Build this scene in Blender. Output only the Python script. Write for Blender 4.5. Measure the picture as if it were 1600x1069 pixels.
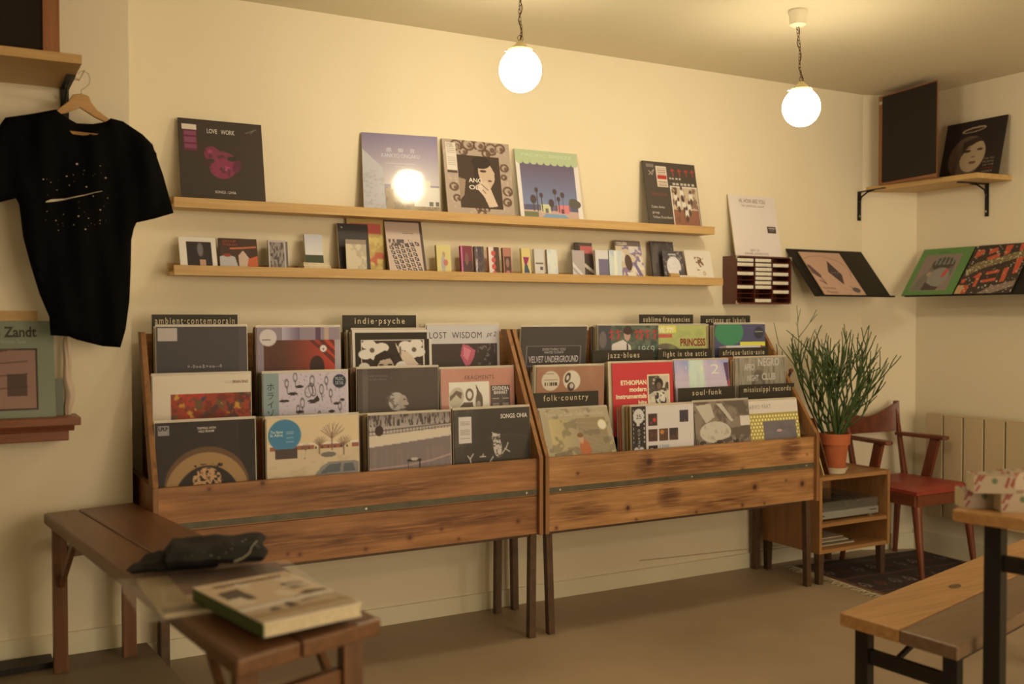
import bpy, math, random
import numpy as np
from mathutils import Matrix, Vector

for o in list(bpy.data.objects): bpy.data.objects.remove(o)
SC = bpy.context.scene
COL = SC.collection
random.seed(4)

# ---------------------------------------------------------------- camera
F, CY, CZ, YAW, PIT, ROL = 1572.1, -3.9353, 1.2898, .5079, -.0234, -.001
cf = np.array([math.sin(YAW)*math.cos(PIT), math.cos(YAW)*math.cos(PIT), math.sin(PIT)])
r0 = np.array([math.cos(YAW), -math.sin(YAW), 0]); u0 = np.cross(r0, cf)
cR = r0*math.cos(ROL)+u0*math.sin(ROL); cU = -r0*math.sin(ROL)+u0*math.cos(ROL)
cC = np.array([0, CY, CZ])
cam = bpy.data.cameras.new('camera'); camo = bpy.data.objects.new('camera', cam); COL.objects.link(camo)
m = Matrix.Identity(4)
for i in range(3):
    m[i][0] = cR[i]; m[i][1] = cU[i]; m[i][2] = -cf[i]; m[i][3] = cC[i]
camo.matrix_world = m
cam.sensor_width = 36; cam.lens = F/1600*36
cam.clip_start = .05
cam.dof.use_dof = True; cam.dof.focus_distance = 4.0; cam.dof.aperture_fstop = 1.9
SC.camera = camo
# ---------------------------------------------------------------- world, exposure
w = bpy.data.worlds.new('world'); SC.world = w; w.use_nodes = True
w.node_tree.nodes['Background'].inputs[0].default_value = (.3, .25, .18, 1)
w.node_tree.nodes['Background'].inputs[1].default_value = .05
vs = SC.view_settings
vs.view_transform = 'Standard'; vs.look = 'None'; vs.gamma = 1; vs.use_curve_mapping = False
vs.exposure = 0.0
GLOBE = 57.0            # emission strength of the globe lamps
WARM = (1.0, .83, .525)
# globe lamps: the two in view hang near the record wall, the others are unseen, added to light the lower wall and floor
ADDED_LAMPS = [(-1.4, -3.4, 2.15, .15), (2.9, -4.6, 2.15, 3.2), (-1.0, -5.2, 2.15, .3)]
# added fill light at a made-up, unseen window behind the viewer
al = bpy.data.lights.new('window_daylight', 'AREA'); al.shape = 'RECTANGLE'; al.size = 3.0; al.size_y = 1.7; al.energy = 80; al.color = (1.0, .80, .52)
alo = bpy.data.objects.new('window_daylight', al); COL.objects.link(alo); alo.location = (2.9, -6.03, 1.25); alo.rotation_euler = (math.radians(90), 0, 0)

def at(ax, v, px, py):
    d = cf+cR*(px-800)/F-cU*(py-534.5)/F
    k = 'xyz'.index(ax); t = (v-cC[k])/d[k]
    return cC+d*t

H = 2.521
# ---------------------------------------------------------------- colour
def lin(c):
    c = np.asarray(c, float)/255
    return np.where(c <= .04045, c/12.92, ((c+.055)/1.055)**2.4)
REF = lin((226, 206, 152))
PAPER = np.array([.80, .745, .60])
def alb(c, ref=REF): return np.clip(lin(c)/ref*PAPER, .006, .88)
def A(r, g, b): return tuple(alb((r, g, b)))

# ---------------------------------------------------------------- materials
MATS = {}
def nodes(name):
    mt = bpy.data.materials.new(name); mt.use_nodes = True
    nt = mt.node_tree; b = nt.nodes['Principled BSDF']
    return mt, nt, b
def mat(name, col, rough=.6, metal=0, spec=.5, noise=0, scale=8, bump=0, bscale=60, coat=0):
    if name in MATS: return MATS[name]
    mt, nt, b = nodes(name); L = nt.links.new
    b.inputs['Roughness'].default_value = rough; b.inputs['Metallic'].default_value = metal
    b.inputs['Specular IOR Level'].default_value = spec; b.inputs['Coat Weight'].default_value = coat
    b.inputs['Coat Roughness'].default_value = .08
    tc = nt.nodes.new('ShaderNodeTexCoord')
    n = nt.nodes.new('ShaderNodeTexNoise'); n.inputs['Scale'].default_value = scale; n.inputs['Detail'].default_value = 5
    L(tc.outputs['Object'], n.inputs['Vector'])
    r = nt.nodes.new('ShaderNodeValToRGB')
    a = np.array(col)
    r.color_ramp.elements[0].position = .3; r.color_ramp.elements[1].position = .7
    r.color_ramp.elements[0].color = (*(a*(1-noise)), 1); r.color_ramp.elements[1].color = (*np.clip(a*(1+noise), 0, 1), 1)
    L(n.outputs['Fac'], r.inputs['Fac']); L(r.outputs['Color'], b.inputs['Base Color'])
    if bump:
        n2 = nt.nodes.new('ShaderNodeTexNoise'); n2.inputs['Scale'].default_value = bscale; n2.inputs['Detail'].default_value = 4
        L(tc.outputs['Object'], n2.inputs['Vector'])
        bp = nt.nodes.new('ShaderNodeBump'); bp.inputs['Strength'].default_value = bump; bp.inputs['Distance'].default_value = .004
        L(n2.outputs['Fac'], bp.inputs['Height']); L(bp.outputs['Normal'], b.inputs['Normal'])
    MATS[name] = mt; return mt
def wood(name, c1, c2, axis='x', rough=.5, s=1.0, knots=False):
    key = name+axis
    if key in MATS: return MATS[key]
    mt, nt, b = nodes(key); L = nt.links.new
    b.inputs['Roughness'].default_value = rough
    tc = nt.nodes.new('ShaderNodeTexCoord'); mp = nt.nodes.new('ShaderNodeMapping')
    sc = {'x': (1.2, 22, 22), 'y': (22, 1.2, 22), 'z': (22, 22, 1.2)}[axis]
    mp.inputs['Scale'].default_value = [q*s for q in sc]
    L(tc.outputs['Object'], mp.inputs['Vector'])
    n = nt.nodes.new('ShaderNodeTexNoise'); n.inputs['Scale'].default_value = 1.6; n.inputs['Detail'].default_value = 7
    n.inputs['Distortion'].default_value = 1.2; n.inputs['Roughness'].default_value = .65
    L(mp.outputs['Vector'], n.inputs['Vector'])
    r = nt.nodes.new('ShaderNodeValToRGB'); r.color_ramp.elements[0].position = .32; r.color_ramp.elements[1].position = .68
    r.color_ramp.elements[0].color = (*c1, 1); r.color_ramp.elements[1].color = (*c2, 1)
    L(n.outputs['Fac'], r.inputs['Fac']); L(r.outputs['Color'], b.inputs['Base Color'])
    bp = nt.nodes.new('ShaderNodeBump'); bp.inputs['Strength'].default_value = .15; bp.inputs['Distance'].default_value = .002
    L(n.outputs['Fac'], bp.inputs['Height']); L(bp.outputs['Normal'], b.inputs['Normal'])
    MATS[key] = mt; return mt
def print_mat(name, rough, coat, crough=.06, bump=0):
    mt, nt, b = nodes(name); L = nt.links.new
    a = nt.nodes.new('ShaderNodeAttribute'); a.attribute_name = 'Col'
    L(a.outputs['Color'], b.inputs['Base Color'])
    b.inputs['Roughness'].default_value = rough; b.inputs['Coat Weight'].default_value = coat; b.inputs['Coat Roughness'].default_value = crough
    if bump:
        tc = nt.nodes.new('ShaderNodeTexCoord'); n = nt.nodes.new('ShaderNodeTexNoise'); n.inputs['Scale'].default_value = 14; n.inputs['Detail'].default_value = 3
        L(tc.outputs['Object'], n.inputs['Vector'])
        bp = nt.nodes.new('ShaderNodeBump'); bp.inputs['Strength'].default_value = bump; bp.inputs['Distance'].default_value = .004
        L(n.outputs['Fac'], bp.inputs['Height']); L(bp.outputs['Normal'], b.inputs['Coat Normal'])
    return mt
M_print = print_mat('printed_card', .65, 0)
M_gloss = print_mat('printed_card_in_film', .55, .35, .12, .25)
M_wrap = print_mat('printed_card_shrink_wrapped', .4, 1.0, .10, .12)
M_crink = print_mat('printed_card_loose_film', .35, 1.0, .12, 1.0)
M_matte = print_mat('printed_paper', .75, 0)
M_board = print_mat('knotty_pine_board', .5, 0)
def tint_mat():
    mt, nt, b = nodes('sleeve_card'); a = nt.nodes.new('ShaderNodeObjectInfo')
    nt.links.new(a.outputs['Color'], b.inputs['Base Color']); b.inputs['Roughness'].default_value = .45
    return mt
M_tint = tint_mat()
M_tint.node_tree.nodes['Principled BSDF'].inputs['Roughness'].default_value = .65
def film():
    mt, nt, b = nodes('clear_plastic'); L = nt.links.new
    b.inputs['Base Color'].default_value = (.8, .76, .7, 1); b.inputs['Roughness'].default_value = .2
    t = nt.nodes.new('ShaderNodeBsdfTransparent'); x = nt.nodes.new('ShaderNodeMixShader'); x.inputs[0].default_value = .45
    L(t.outputs[0], x.inputs[1]); L(b.outputs[0], x.inputs[2]); L(x.outputs[0], nt.nodes['Material Output'].inputs['Surface'])
    return mt
M_film = film()
M_bag = film(); M_bag.name = 'bag_plastic'; M_bag.node_tree.nodes['Mix Shader'].inputs[0].default_value = .22
M_bag.node_tree.nodes['Principled BSDF'].inputs['Roughness'].default_value = .12
M_wall = mat('wall_plaster', (.81, .745, .61), .85, noise=.02, scale=1.3, bump=.12, bscale=40)
M_ceil = mat('ceiling_plaster', (.70, .64, .49), .9, noise=.02, scale=1.5)
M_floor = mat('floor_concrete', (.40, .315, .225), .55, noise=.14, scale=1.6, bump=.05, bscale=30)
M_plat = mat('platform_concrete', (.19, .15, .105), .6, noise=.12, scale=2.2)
M_base = mat('skirting_paint', (.80, .76, .62), .5, noise=.02, scale=3)
M_oak = {a: wood('pale_oak', (.50, .31, .12), (.62, .42, .19), a, .5) for a in 'xyz'}
M_bin = {a: wood('honey_pine', (.19, .085, .032), (.36, .18, .07), a, .5) for a in 'xyz'}
M_cab = {a: wood('cabinet_pine', (.30, .145, .055), (.46, .25, .10), a, .5) for a in 'xyz'}
M_teak = {a: wood('red_teak', (.11, .028, .014), (.20, .055, .026), a, .35) for a in 'xyz'}
M_man = {a: wood('mantel_wood', (.17, .055, .025), (.27, .095, .045), a, .4) for a in 'xyz'}
M_bench = {a: wood('dark_bench_wood', (.12, .052, .024), (.20, .095, .045), a, .35) for a in 'xyz'}
M_lb = {a: wood('light_bench_wood', (.42, .22, .085), (.58, .34, .15), a, .4) for a in 'xyz'}
M_db = {a: wood('grey_bench_wood', (.17, .105, .065), (.25, .165, .105), a, .35) for a in 'xyz'}
M_hang = {a: wood('hanger_wood', (.46, .26, .10), (.56, .34, .15), a, .4) for a in 'xyz'}
M_spk = {a: wood('walnut_veneer', (.24, .09, .035), (.36, .15, .06), a, .4) for a in 'xyz'}
M_leg = mat('brown_steel', (.115, .07, .045), .5, .3, noise=.2, scale=30)
M_black = mat('black_steel', (.012, .011, .01), .5, .2)
M_strip = mat('grey_steel_strip', (.10, .095, .07), .5, .3, noise=.2, scale=20)
M_screw = mat('screw_head', (.6, .58, .5), .3, .9)
M_grille = mat('speaker_grille', (.016, .010, .007), .9, bump=.5, bscale=900)
M_cloth = mat('black_cotton', (.005, .005, .006), .95, spec=.05, bump=.3, bscale=400)
M_card = mat('black_card', (.028, .024, .019), .6)
M_terra = mat('terracotta', (.50, .14, .055), .75, noise=.12, scale=12, bump=.1)
M_white = mat('glazed_white', (.75, .7, .6), .3)
M_soil = mat('soil', (.03, .02, .012), .9, bump=.8, bscale=150)
M_green = mat('green_stem', (.055, .10, .03), .5, noise=.25, scale=20)
M_vinyl = mat('red_vinyl', (.30, .045, .03), .4, noise=.08, scale=10)
M_rad = mat('radiator_paint', (.60, .50, .35), .45)
M_silver = mat('silver_plastic', (.36, .38, .38), .35, .4)
M_dark = mat('dark_gap', (.01, .008, .006), .8)
M_chain = mat('bronze_chain', (.09, .045, .02), .4, .8)
M_brass = mat('cream_metal', (.62, .52, .26), .4, .2)
M_rack = mat('mahogany_lacquer', (.10, .022, .014), .3, coat=.4)
M_cass = mat('pale_cassette_case', (.68, .68, .66), .25, noise=.2, scale=60)
M_page = mat('paper_pages', (.66, .58, .42), .8, noise=.1, scale=90)
M_pgreen = mat('green_spine', (.05, .09, .015), .5)
def emit(name, c, s):
    mt, nt, b = nodes(name); b.inputs['Base Color'].default_value = (.8, .8, .8, 1)
    b.inputs['Emission Color'].default_value = (*c, 1); b.inputs['Emission Strength'].default_value = s
    return mt
M_globe = emit('opal_globe', WARM, GLOBE)

# ---------------------------------------------------------------- builders
def tag(o, label=None, cat=None, group=None, kind=None):
    if label: o['label'] = label
    if cat: o['category'] = cat
    if group: o['group'] = group
    if kind: o['kind'] = kind
    return o
def thing(name, label, cat, loc=(0, 0, 0), group=None, mtx=None):
    o = bpy.data.objects.new(name, None); COL.objects.link(o); o.empty_display_size = .05
    if mtx is not None: o.matrix_basis = mtx
    else: o.location = Vector([float(q) for q in loc])
    return tag(o, label, cat, group)
def rootloc(p):
    while p.parent: p = p.parent
    return np.array(p.location)
class MB:
    def __init__(s): s.v = []; s.f = []; s.n = 0; s.c = None
    def add(s, v, f):
        s.v += [tuple(float(c) for c in q) for q in v]; s.f += [[i+s.n for i in q] for q in f]; s.n = len(s.v); return s
    def box(s, x0, x1, y0, y1, z0, z1):
        return s.hexa([(x0, y0, z0), (x1, y0, z0), (x1, y1, z0), (x0, y1, z0)], [(x0, y0, z1), (x1, y0, z1), (x1, y1, z1), (x0, y1, z1)])
    def hexa(s, lo, hi):
        n = len(lo)
        return s.add(list(lo)+list(hi), [list(range(n))[::-1], list(range(n, 2*n))]+[[i, (i+1) % n, (i+1) % n+n, i+n] for i in range(n)])
    def prism(s, pts, axis, a, b):   # pts 2-D in the plane normal to axis
        k = 'xyz'.index(axis)
        def up(p, q):
            l = list(p); l.insert(k, q); return l
        return s.hexa([up(p, a) for p in pts], [up(p, b) for p in pts])
    def bar(s, p, q, w, d=None, up=(0, 0, 1), w2=None, d2=None):
        d = d or w; w2 = w2 or w; d2 = d2 or d
        p = np.array(p, float); q = np.array(q, float); t = q-p; t /= np.linalg.norm(t)
        a = np.cross(t, up); 
        if np.linalg.norm(a) < 1e-3: a = np.cross(t, (0, 1, 0))
        a /= np.linalg.norm(a); b = np.cross(t, a)
        sg = [(-1, -1), (1, -1), (1, 1), (-1, 1)]
        return s.hexa([p+a*i*w/2+b*j*d/2 for i, j in sg], [q+a*i*w2/2+b*j*d2/2 for i, j in sg])
    def tube(s, pts, r, n=8, closed=False):
        pts = [np.array(p, float) for p in pts]; k = len(pts)
        rr = r if hasattr(r, '__len__') else [r]*k
        V = []; ref = None
        for i in range(k):
            if closed: t = pts[(i+1) % k]-pts[i-1]
            else: t = pts[min(i+1, k-1)]-pts[max(i-1, 0)]
            t = t/(np.linalg.norm(t)+1e-9)
            if ref is None: ref = np.array((0, 0, 1.)) if abs(t[2]) < .9 else np.array((0, 1., 0))
            a = np.cross(t, ref); a /= np.linalg.norm(a)+1e-9; b = np.cross(t, a); ref = -np.cross(t, a) if False else ref-t*np.dot(ref, t)
            ref /= np.linalg.norm(ref)+1e-9
            V += [pts[i]+rr[i]*(a*math.cos(2*math.pi*j/n)+b*math.sin(2*math.pi*j/n)) for j in range(n)]
        fs = []
        for i in range(k if closed else k-1):
            i2 = (i+1) % k
            for j in range(n): fs.append([i*n+j, i*n+(j+1) % n, i2*n+(j+1) % n, i2*n+j])
        if not closed: fs += [list(range(n))[::-1], [(k-1)*n+j for j in range(n)]]
        return s.add(V, fs)
    def lathe(s, prof, c=(0, 0, 0), n=32):
        V = []
        for r, z in prof: V += [(c[0]+r*math.cos(2*math.pi*j/n), c[1]+r*math.sin(2*math.pi*j/n), c[2]+z) for j in range(n)]
        fs = [[i*n+j, i*n+(j+1) % n, (i+1)*n+(j+1) % n, (i+1)*n+j] for i in range(len(prof)-1) for j in range(n)]
        fs += [list(range(n))[::-1], [(len(prof)-1)*n+j for j in range(n)]]
        return s.add(V, fs)
    def build(s, name, mt, parent=None, world=False, smooth=False, bevel=0, label=None, off=None):
        v = np.array(s.v, float)
        loc = np.zeros(3)
        if parent is None:
            loc = np.array([(v[:, 0].min()+v[:, 0].max())/2, (v[:, 1].min()+v[:, 1].max())/2, v[:, 2].min()])
            v = v-loc
        elif world: v = v-rootloc(parent)
        me = bpy.data.meshes.new(name); me.from_pydata(v.tolist(), [], s.f); me.update()
        if s.c is not None:
            ca = me.color_attributes.new('Col', 'FLOAT_COLOR', 'POINT')
            c4 = np.ones((len(v), 4), np.float32); c4[:, :3] = s.c; ca.data.foreach_set('color', c4.ravel())
        me.materials.append(mt)
        if smooth: me.polygons.foreach_set('use_smooth', [True]*len(me.polygons))
        o = bpy.data.objects.new(name, me); COL.objects.link(o)
        if parent is not None: o.parent = parent
        else: o.location = Vector(loc.tolist())
        if bevel:
            b = o.modifiers.new('bevel', 'BEVEL'); b.width = bevel; b.segments = 2; b.limit_method = 'ANGLE'
        if smooth and bevel == 0:
            try:
                me.set_sharp_from_angle(angle=math.radians(42))
            except Exception: pass
        if label: o['label'] = label
        return o
def struct(name, mb, mt, **k):
    o = mb.build(name, mt, **k); o['kind'] = 'structure'; return o

# ---------------------------------------------------------------- lettering (geometry from the built-in font)
_tx = {}
def text_mesh(s, bold=0, space=1.0, shear=0):
    k = (s, bold, space, shear)
    if k in _tx: return _tx[k]
    cu = bpy.data.curves.new('t', 'FONT'); cu.body = s; cu.size = 1; cu.offset = bold; cu.space_character = space; cu.resolution_u = 3; cu.shear = shear
    ob = bpy.data.objects.new('t', cu); COL.objects.link(ob)
    bpy.context.view_layer.update()
    dg = bpy.context.evaluated_depsgraph_get(); me = bpy.data.meshes.new_from_object(ob.evaluated_get(dg))
    v = np.array([tuple(q.co) for q in me.vertices]).reshape(-1, 3)[:, :2]; f = [list(p.vertices) for p in me.polygons]
    bpy.data.objects.remove(ob); bpy.data.meshes.remove(me)
    if len(v): v = v-np.array([v[:, 0].min(), 0])
    _tx[k] = (v, f); return _tx[k]

# ---------------------------------------------------------------- painter for printed surfaces
def vnoise(U, V, fu, fv, seed, octv=3):
    out = np.zeros_like(U); amp = 1; tot = 0
    for o in range(octv):
        rg = np.random.RandomState(seed+o*17); nx = int(fu)+3; ny = int(fv)+3
        g = rg.rand(ny, nx); x = np.clip(U, 0, 1)*fu; y = np.clip(V, 0, 1)*fv
        xi = np.floor(x).astype(int); yi = np.floor(y).astype(int); fx = x-xi; fy = y-yi
        fx = fx*fx*(3-2*fx); fy = fy*fy*(3-2*fy)
        n = (g[yi, xi]*(1-fx)+g[yi, xi+1]*fx)*(1-fy)+(g[yi+1, xi]*(1-fx)+g[yi+1, xi+1]*fx)*fy
        out += n*amp; tot += amp; amp *= .55; fu *= 2; fv *= 2
    return out/tot
class Cv:
    def __init__(s, base, n=110, m=None):
        m = m or n; s.n = n; s.m = m
        s.U, s.V = np.meshgrid(np.linspace(0, 1, n+1), np.linspace(0, 1, m+1))
        s.I = np.ones((m+1, n+1, 3))*np.array(base, float); s.T = []; s.asp = 1
    def mask(s, M, c, a=1.0):
        M = (M*a)[..., None]; s.I = s.I*(1-M)+np.array(c, float)*M; return s
    def rect(s, u0, v0, u1, v1, c, a=1): return s.mask(((s.U >= u0) & (s.U <= u1) & (s.V >= v0) & (s.V <= v1)).astype(float), c, a)
    def ell(s, cu, cv, ru, rv, c, a=1, rot=0, ring=0):
        du = s.U-cu; dv = s.V-cv; k = math.radians(rot); x = du*math.cos(k)+dv*math.sin(k); y = -du*math.sin(k)+dv*math.cos(k)
        d = np.sqrt((x/ru)**2+(y/rv)**2); M = np.clip((1-d)*ru*s.n+.5, 0, 1)
        if ring: M = M*np.clip((d-1+ring/ru)*ru*s.n+.5, 0, 1)
        return s.mask(M, c, a)
    def inside(s, pts):
        M = np.zeros(s.U.shape, bool); k = len(pts)
        for i in range(k):
            x0, y0 = pts[i]; x1, y1 = pts[(i+1) % k]
            if y0 == y1: continue
            cr = ((y0 > s.V) != (y1 > s.V)) & (s.U < (x1-x0)*(s.V-y0)/(y1-y0)+x0); M ^= cr
        return M.astype(float)
    def poly(s, pts, c, a=1): return s.mask(s.inside(pts), c, a)
    def line(s, pts, w, c, a=1):
        D = np.full(s.U.shape, 9.)
        for (x0, y0), (x1, y1) in zip(pts[:-1], pts[1:]):
            dx, dy = x1-x0, y1-y0; t = np.clip(((s.U-x0)*dx+(s.V-y0)*dy)/(dx*dx+dy*dy+1e-9), 0, 1)
            D = np.minimum(D, np.hypot(s.U-x0-t*dx, s.V-y0-t*dy))
        return s.mask(np.clip((w/2-D)*s.n+.5, 0, 1), c, a)
    def noise(s, fu, fv, c, th=.5, soft=.1, seed=1, a=1, box=None, M=None, octv=3):
        n = vnoise(s.U, s.V, fu, fv, seed, octv); K = np.clip((n-th)/soft, 0, 1)
        if box: u0, v0, u1, v1 = box; K = K*((s.U >= u0) & (s.U <= u1) & (s.V >= v0) & (s.V <= v1))
        if M is not None: K = K*M
        return s.mask(K, c, a)
    def fade(s, u0, v0, u1, v1, c0, c1, axis='v', a=1):
        t = np.clip(((s.V-v0)/(v1-v0)) if axis == 'v' else ((s.U-u0)/(u1-u0)), 0, 1)[..., None]
        K = ((s.U >= u0) & (s.U <= u1) & (s.V >= v0) & (s.V <= v1)).astype(float)[..., None]*a
        s.I = s.I*(1-K)+(np.array(c0, float)*(1-t)+np.array(c1, float)*t)*K; return s
    def text(s, t, u, v, size, c, al='l', bold=.0, space=1.0, shear=0, rot=0, wide=None):
        s.T.append((t, u, v, size, c, al, bold, space, shear, rot, wide)); return s
    def sheet(s, w, h, y=0, mb=None, ref=REF):
        mb = mb or MB()
        V = np.stack([s.U*w, np.full(s.U.shape, y), (1-s.V)*h], -1).reshape(-1, 3)
        nx = s.n+1; i = np.arange(s.m)[:, None]*nx+np.arange(s.n)[None, :]
        Fq = np.stack([i, i+nx, i+nx+1, i+1], -1).reshape(-1, 4)
        cols = [alb(s.I.reshape(-1, 3), ref)]
        mb.add(V.tolist(), Fq.tolist())
        for (t, u, v, size, c, al, bold, space, shear, rot, wide) in s.T:
            tv, tf = text_mesh(t, bold, space, shear)
            if not len(tv): continue
            W0 = tv[:, 0].max(); sx = size
            if wide: sx = wide*w/W0
            else: sx = size*h
            sz = size*h; q = tv*np.array([sx, sz])
            ox = {'l': 0, 'c': -W0*sx/2, 'r': -W0*sx}[al]; q = q+np.array([ox, 0])
            if rot:
                k = math.radians(rot); q = q@np.array([[math.cos(k), math.sin(k)], [-math.sin(k), math.cos(k)]])
            P = np.stack([q[:, 0]+u*w, np.full(len(q), y-.0006), q[:, 1]+(1-v)*h], -1)
            mb.add(P.tolist(), tf); cols.append(np.tile(alb(c, ref), (len(P), 1)))
        mb.c = np.concatenate(cols); return mb

def frame_mtx(p, xdir, lean_dir):
    """x along xdir, z along lean_dir, y = away from the viewer"""
    x = Vector([float(q) for q in xdir]).normalized(); z = Vector([float(q) for q in lean_dir]); z = (z-x*z.dot(x)).normalized(); y = z.cross(x)
    M = Matrix.Identity(4)
    for i in range(3): M[i][0] = x[i]; M[i][1] = y[i]; M[i][2] = z[i]; M[i][3] = float(p[i])
    return M
def item(name, label, cat, M, w, h, th, cv, mt, body=(.7, .65, .55), partname='cover', group=None, plastic=False, bodyname='sleeve_body', smat=None):
    """a flat item with real thickness: body and printed front"""
    t = thing(name, label, cat, mtx=M, group=group)
    b = MB().box(0, w, 0, th, 0, h).build(bodyname, smat or M_tint, t); b.color = (*body, 1)
    cv.sheet(w, h, -.0004).build(partname, mt, t)
    if plastic:
        MB().box(-.003, w+.004, th+.0004, th+.0012, .0, h+.009).build('plastic_sleeve', M_film, t, label='clear plastic outer sleeve')
    return t

# ================================================================= room shell
XC, BX, BY = 4.41, 4.70, -.125        # main wall ends at XC, chamfer runs to (BX,BY), then the right wall
PX, PY, PZ = .535, -.30, .17          # pillar right edge, pillar face, platform height
struct('floor', MB().prism([(-2.6, -6.2), (4.9, -6.2), (4.9, .2), (-2.6, .2)], 'z', -.1, 0), M_floor)
struct('ceiling', MB().prism([(-2.6, -6.2), (4.9, -6.2), (4.9, .2), (-2.6, .2)], 'z', H, H+.1), M_ceil)
struct('wall_back', MB().box(-2.6, XC, 0, .12, 0, H), M_wall)
struct('wall_corner', MB().prism([(XC, 0), (BX, BY), (BX+.1, BY+.12), (XC, .12)], 'z', 0, H), M_wall)
struct('wall_right', MB().box(BX, BX+.12, -6.2, BY, 0, H), M_wall)
struct('wall_left', MB().box(-2.6, -2.48, -6.2, 0, 0, H), M_wall)
wf = MB(); wf.box(-2.48, 1.35, -6.2, -6.08, 0, H); wf.box(4.45, BX, -6.2, -6.08, 0, H); wf.box(1.35, 4.45, -6.2, -6.08, 0, .36); wf.box(1.35, 4.45, -6.2, -6.08, 2.14, H)
struct('wall_front', wf, M_wall)
wn = struct('window_1', MB().box(1.35, 4.45, -6.13, -6.12, .36, 2.14), M_film)  # unseen window, made up to go with the fill light
wfr = MB()
for x in (1.35, 2.35, 3.4, 4.40): wfr.box(x, x+.05, -6.16, -6.09, .36, 2.14)
wfr.build('window_frame', M_leg, wn, world=True)
struct('wall_pillar', MB().box(-2.48, PX, PY, 0, 0, H), M_wall)
struct('baseboard_back', MB().box(PX, XC, -.012, 0, 0, .076), M_base, bevel=.002)
struct('baseboard_corner', MB().prism([(XC, 0), (BX, BY), (BX-.006, BY-.011), (XC-.003, -.012)], 'z', 0, .09), M_base)
struct('baseboard_right', MB().box(BX-.012, BX, -6.0, BY, 0, .11), M_base)
struct('baseboard_pillar', MB().box(-2.48, PX, PY-.012, PY, PZ, PZ+.076), M_base, bevel=.002)
pl = [at('z', PZ, 228, 1003)[:2], at('z', PZ, 292, 1071)[:2], (.80, -1.95), (.98, -2.6), (.98, -3.3), (-2.48, -3.3), (-2.48, PY), (.575, PY)]
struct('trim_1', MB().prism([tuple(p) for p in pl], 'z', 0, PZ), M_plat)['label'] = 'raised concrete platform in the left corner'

# cable clipped above the baseboard
cb = [at('y', -.006, a, b) for a, b in [(1000, 876), (1060, 870), (1130, 862), (1180, 857), (1215, 853)]]
tag(MB().tube(cb, .0022, 6).build('wall_cable', M_rad), 'thin cream cable running along the wall just above the skirting', 'cable')
pass

# ================================================================= globe lamps
def lamp(c, rose, label, group=None, seedx=0, k=1.0):
    c = np.array(c, float); R = .0745
    t = thing('globe_pendant_lamp', label, 'lamp', (c[0], c[1], H), group)
    mt = M_globe if k == 1.0 else emit('opal_globe_dim', WARM, GLOBE*k)
    prof = [(R*.42, R*.93)]+[(R*math.cos(a), R*1.03*math.sin(a)) for a in np.linspace(1.1, -1.5, 18)]+[(.004, -R*1.03)]
    MB().lathe(prof, c, 36).build('globe', mt, t, world=True, smooth=True, label='glowing white opal globe')
    cap = [(.042, R*.86), (.043, R*.98), (.037, R*1.03), (.024, R*1.15), (.012, R*1.32), (.004, R*1.4)]
    MB().lathe(cap, c, 28).build('gallery', M_brass, t, world=True, smooth=True, label='cream metal cap with screws')
    for j in range(3):
        a = .5+j*2.094; p = c+np.array([math.cos(a)*.042, math.sin(a)*.042, R*.92])
        MB().tube([p, p+np.array([math.cos(a)*.012, math.sin(a)*.012, 0])], .0032, 8).build('screw', M_screw, t, world=True)
    top = np.array([c[0]+rose[0], c[1]+rose[1], H])
    MB().lathe([(.036, 0), (.038, -.012), (.034, -.02), (.033, -.058), (.02, -.066), (.002, -.067)][::-1], top, 28).build('ceiling_rose', M_base, t, world=True, smooth=True)
    a = c+np.array([0, 0, R*1.4]); b = top-np.array([0, 0, .064]); L = np.linalg.norm(b-a); n = int(L/.0135)
    ch = MB()
    for i in range(n):
        s = (i+.5)/n; p = a+(b-a)*s+np.array([.004*math.sin(s*9+seedx), 0, 0])
        ax = (1, 0, 0) if i % 2 else (0, 1, 0); ax = np.array(ax, float)
        ch.tube([p+ax*.0042*math.cos(q)+np.array([0, 0, 1])*.0095*math.sin(q) for q in np.linspace(0, 2*math.pi, 9)[:-1]], .0011, 5, closed=True)
    ch.build('chain', M_chain, t, world=True)
    cd = [a+(b-a)*s+np.array([.006*math.sin(s*14+seedx), .006*math.cos(s*14+seedx), 0]) for s in np.linspace(0, 1, 30)]
    MB().tube(cd, .0019, 6).build('cord', M_chain, t, world=True, smooth=True, label='brown flex wound round the chain')
    MB().tube([a+np.array([.011*math.cos(q), 0, .008+.011*math.sin(q)]) for q in np.linspace(0, 6.28, 13)[:-1]], .0011, 5, closed=True).build('ring', M_chain, t, world=True)
lamp((1.760, -.836, 2.163), (0, 0, 0), 'lit white globe pendant lamp hanging nearer the middle, above the leaning records')
lamp((2.984, -.959, 2.134), (-.012, .01, 0), 'lit white globe pendant lamp on the right, its ceiling rose in view', seedx=2)
for i, (x, y, z, k) in enumerate(ADDED_LAMPS):
    lamp((x, y, z), (0, 0, 0), ['lit globe pendant lamp behind the viewer over the left of the shop', 'lit globe pendant lamp behind the viewer over the shop centre', 'lit globe pendant lamp deep in the shop behind the viewer'][i], k=k)

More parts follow.
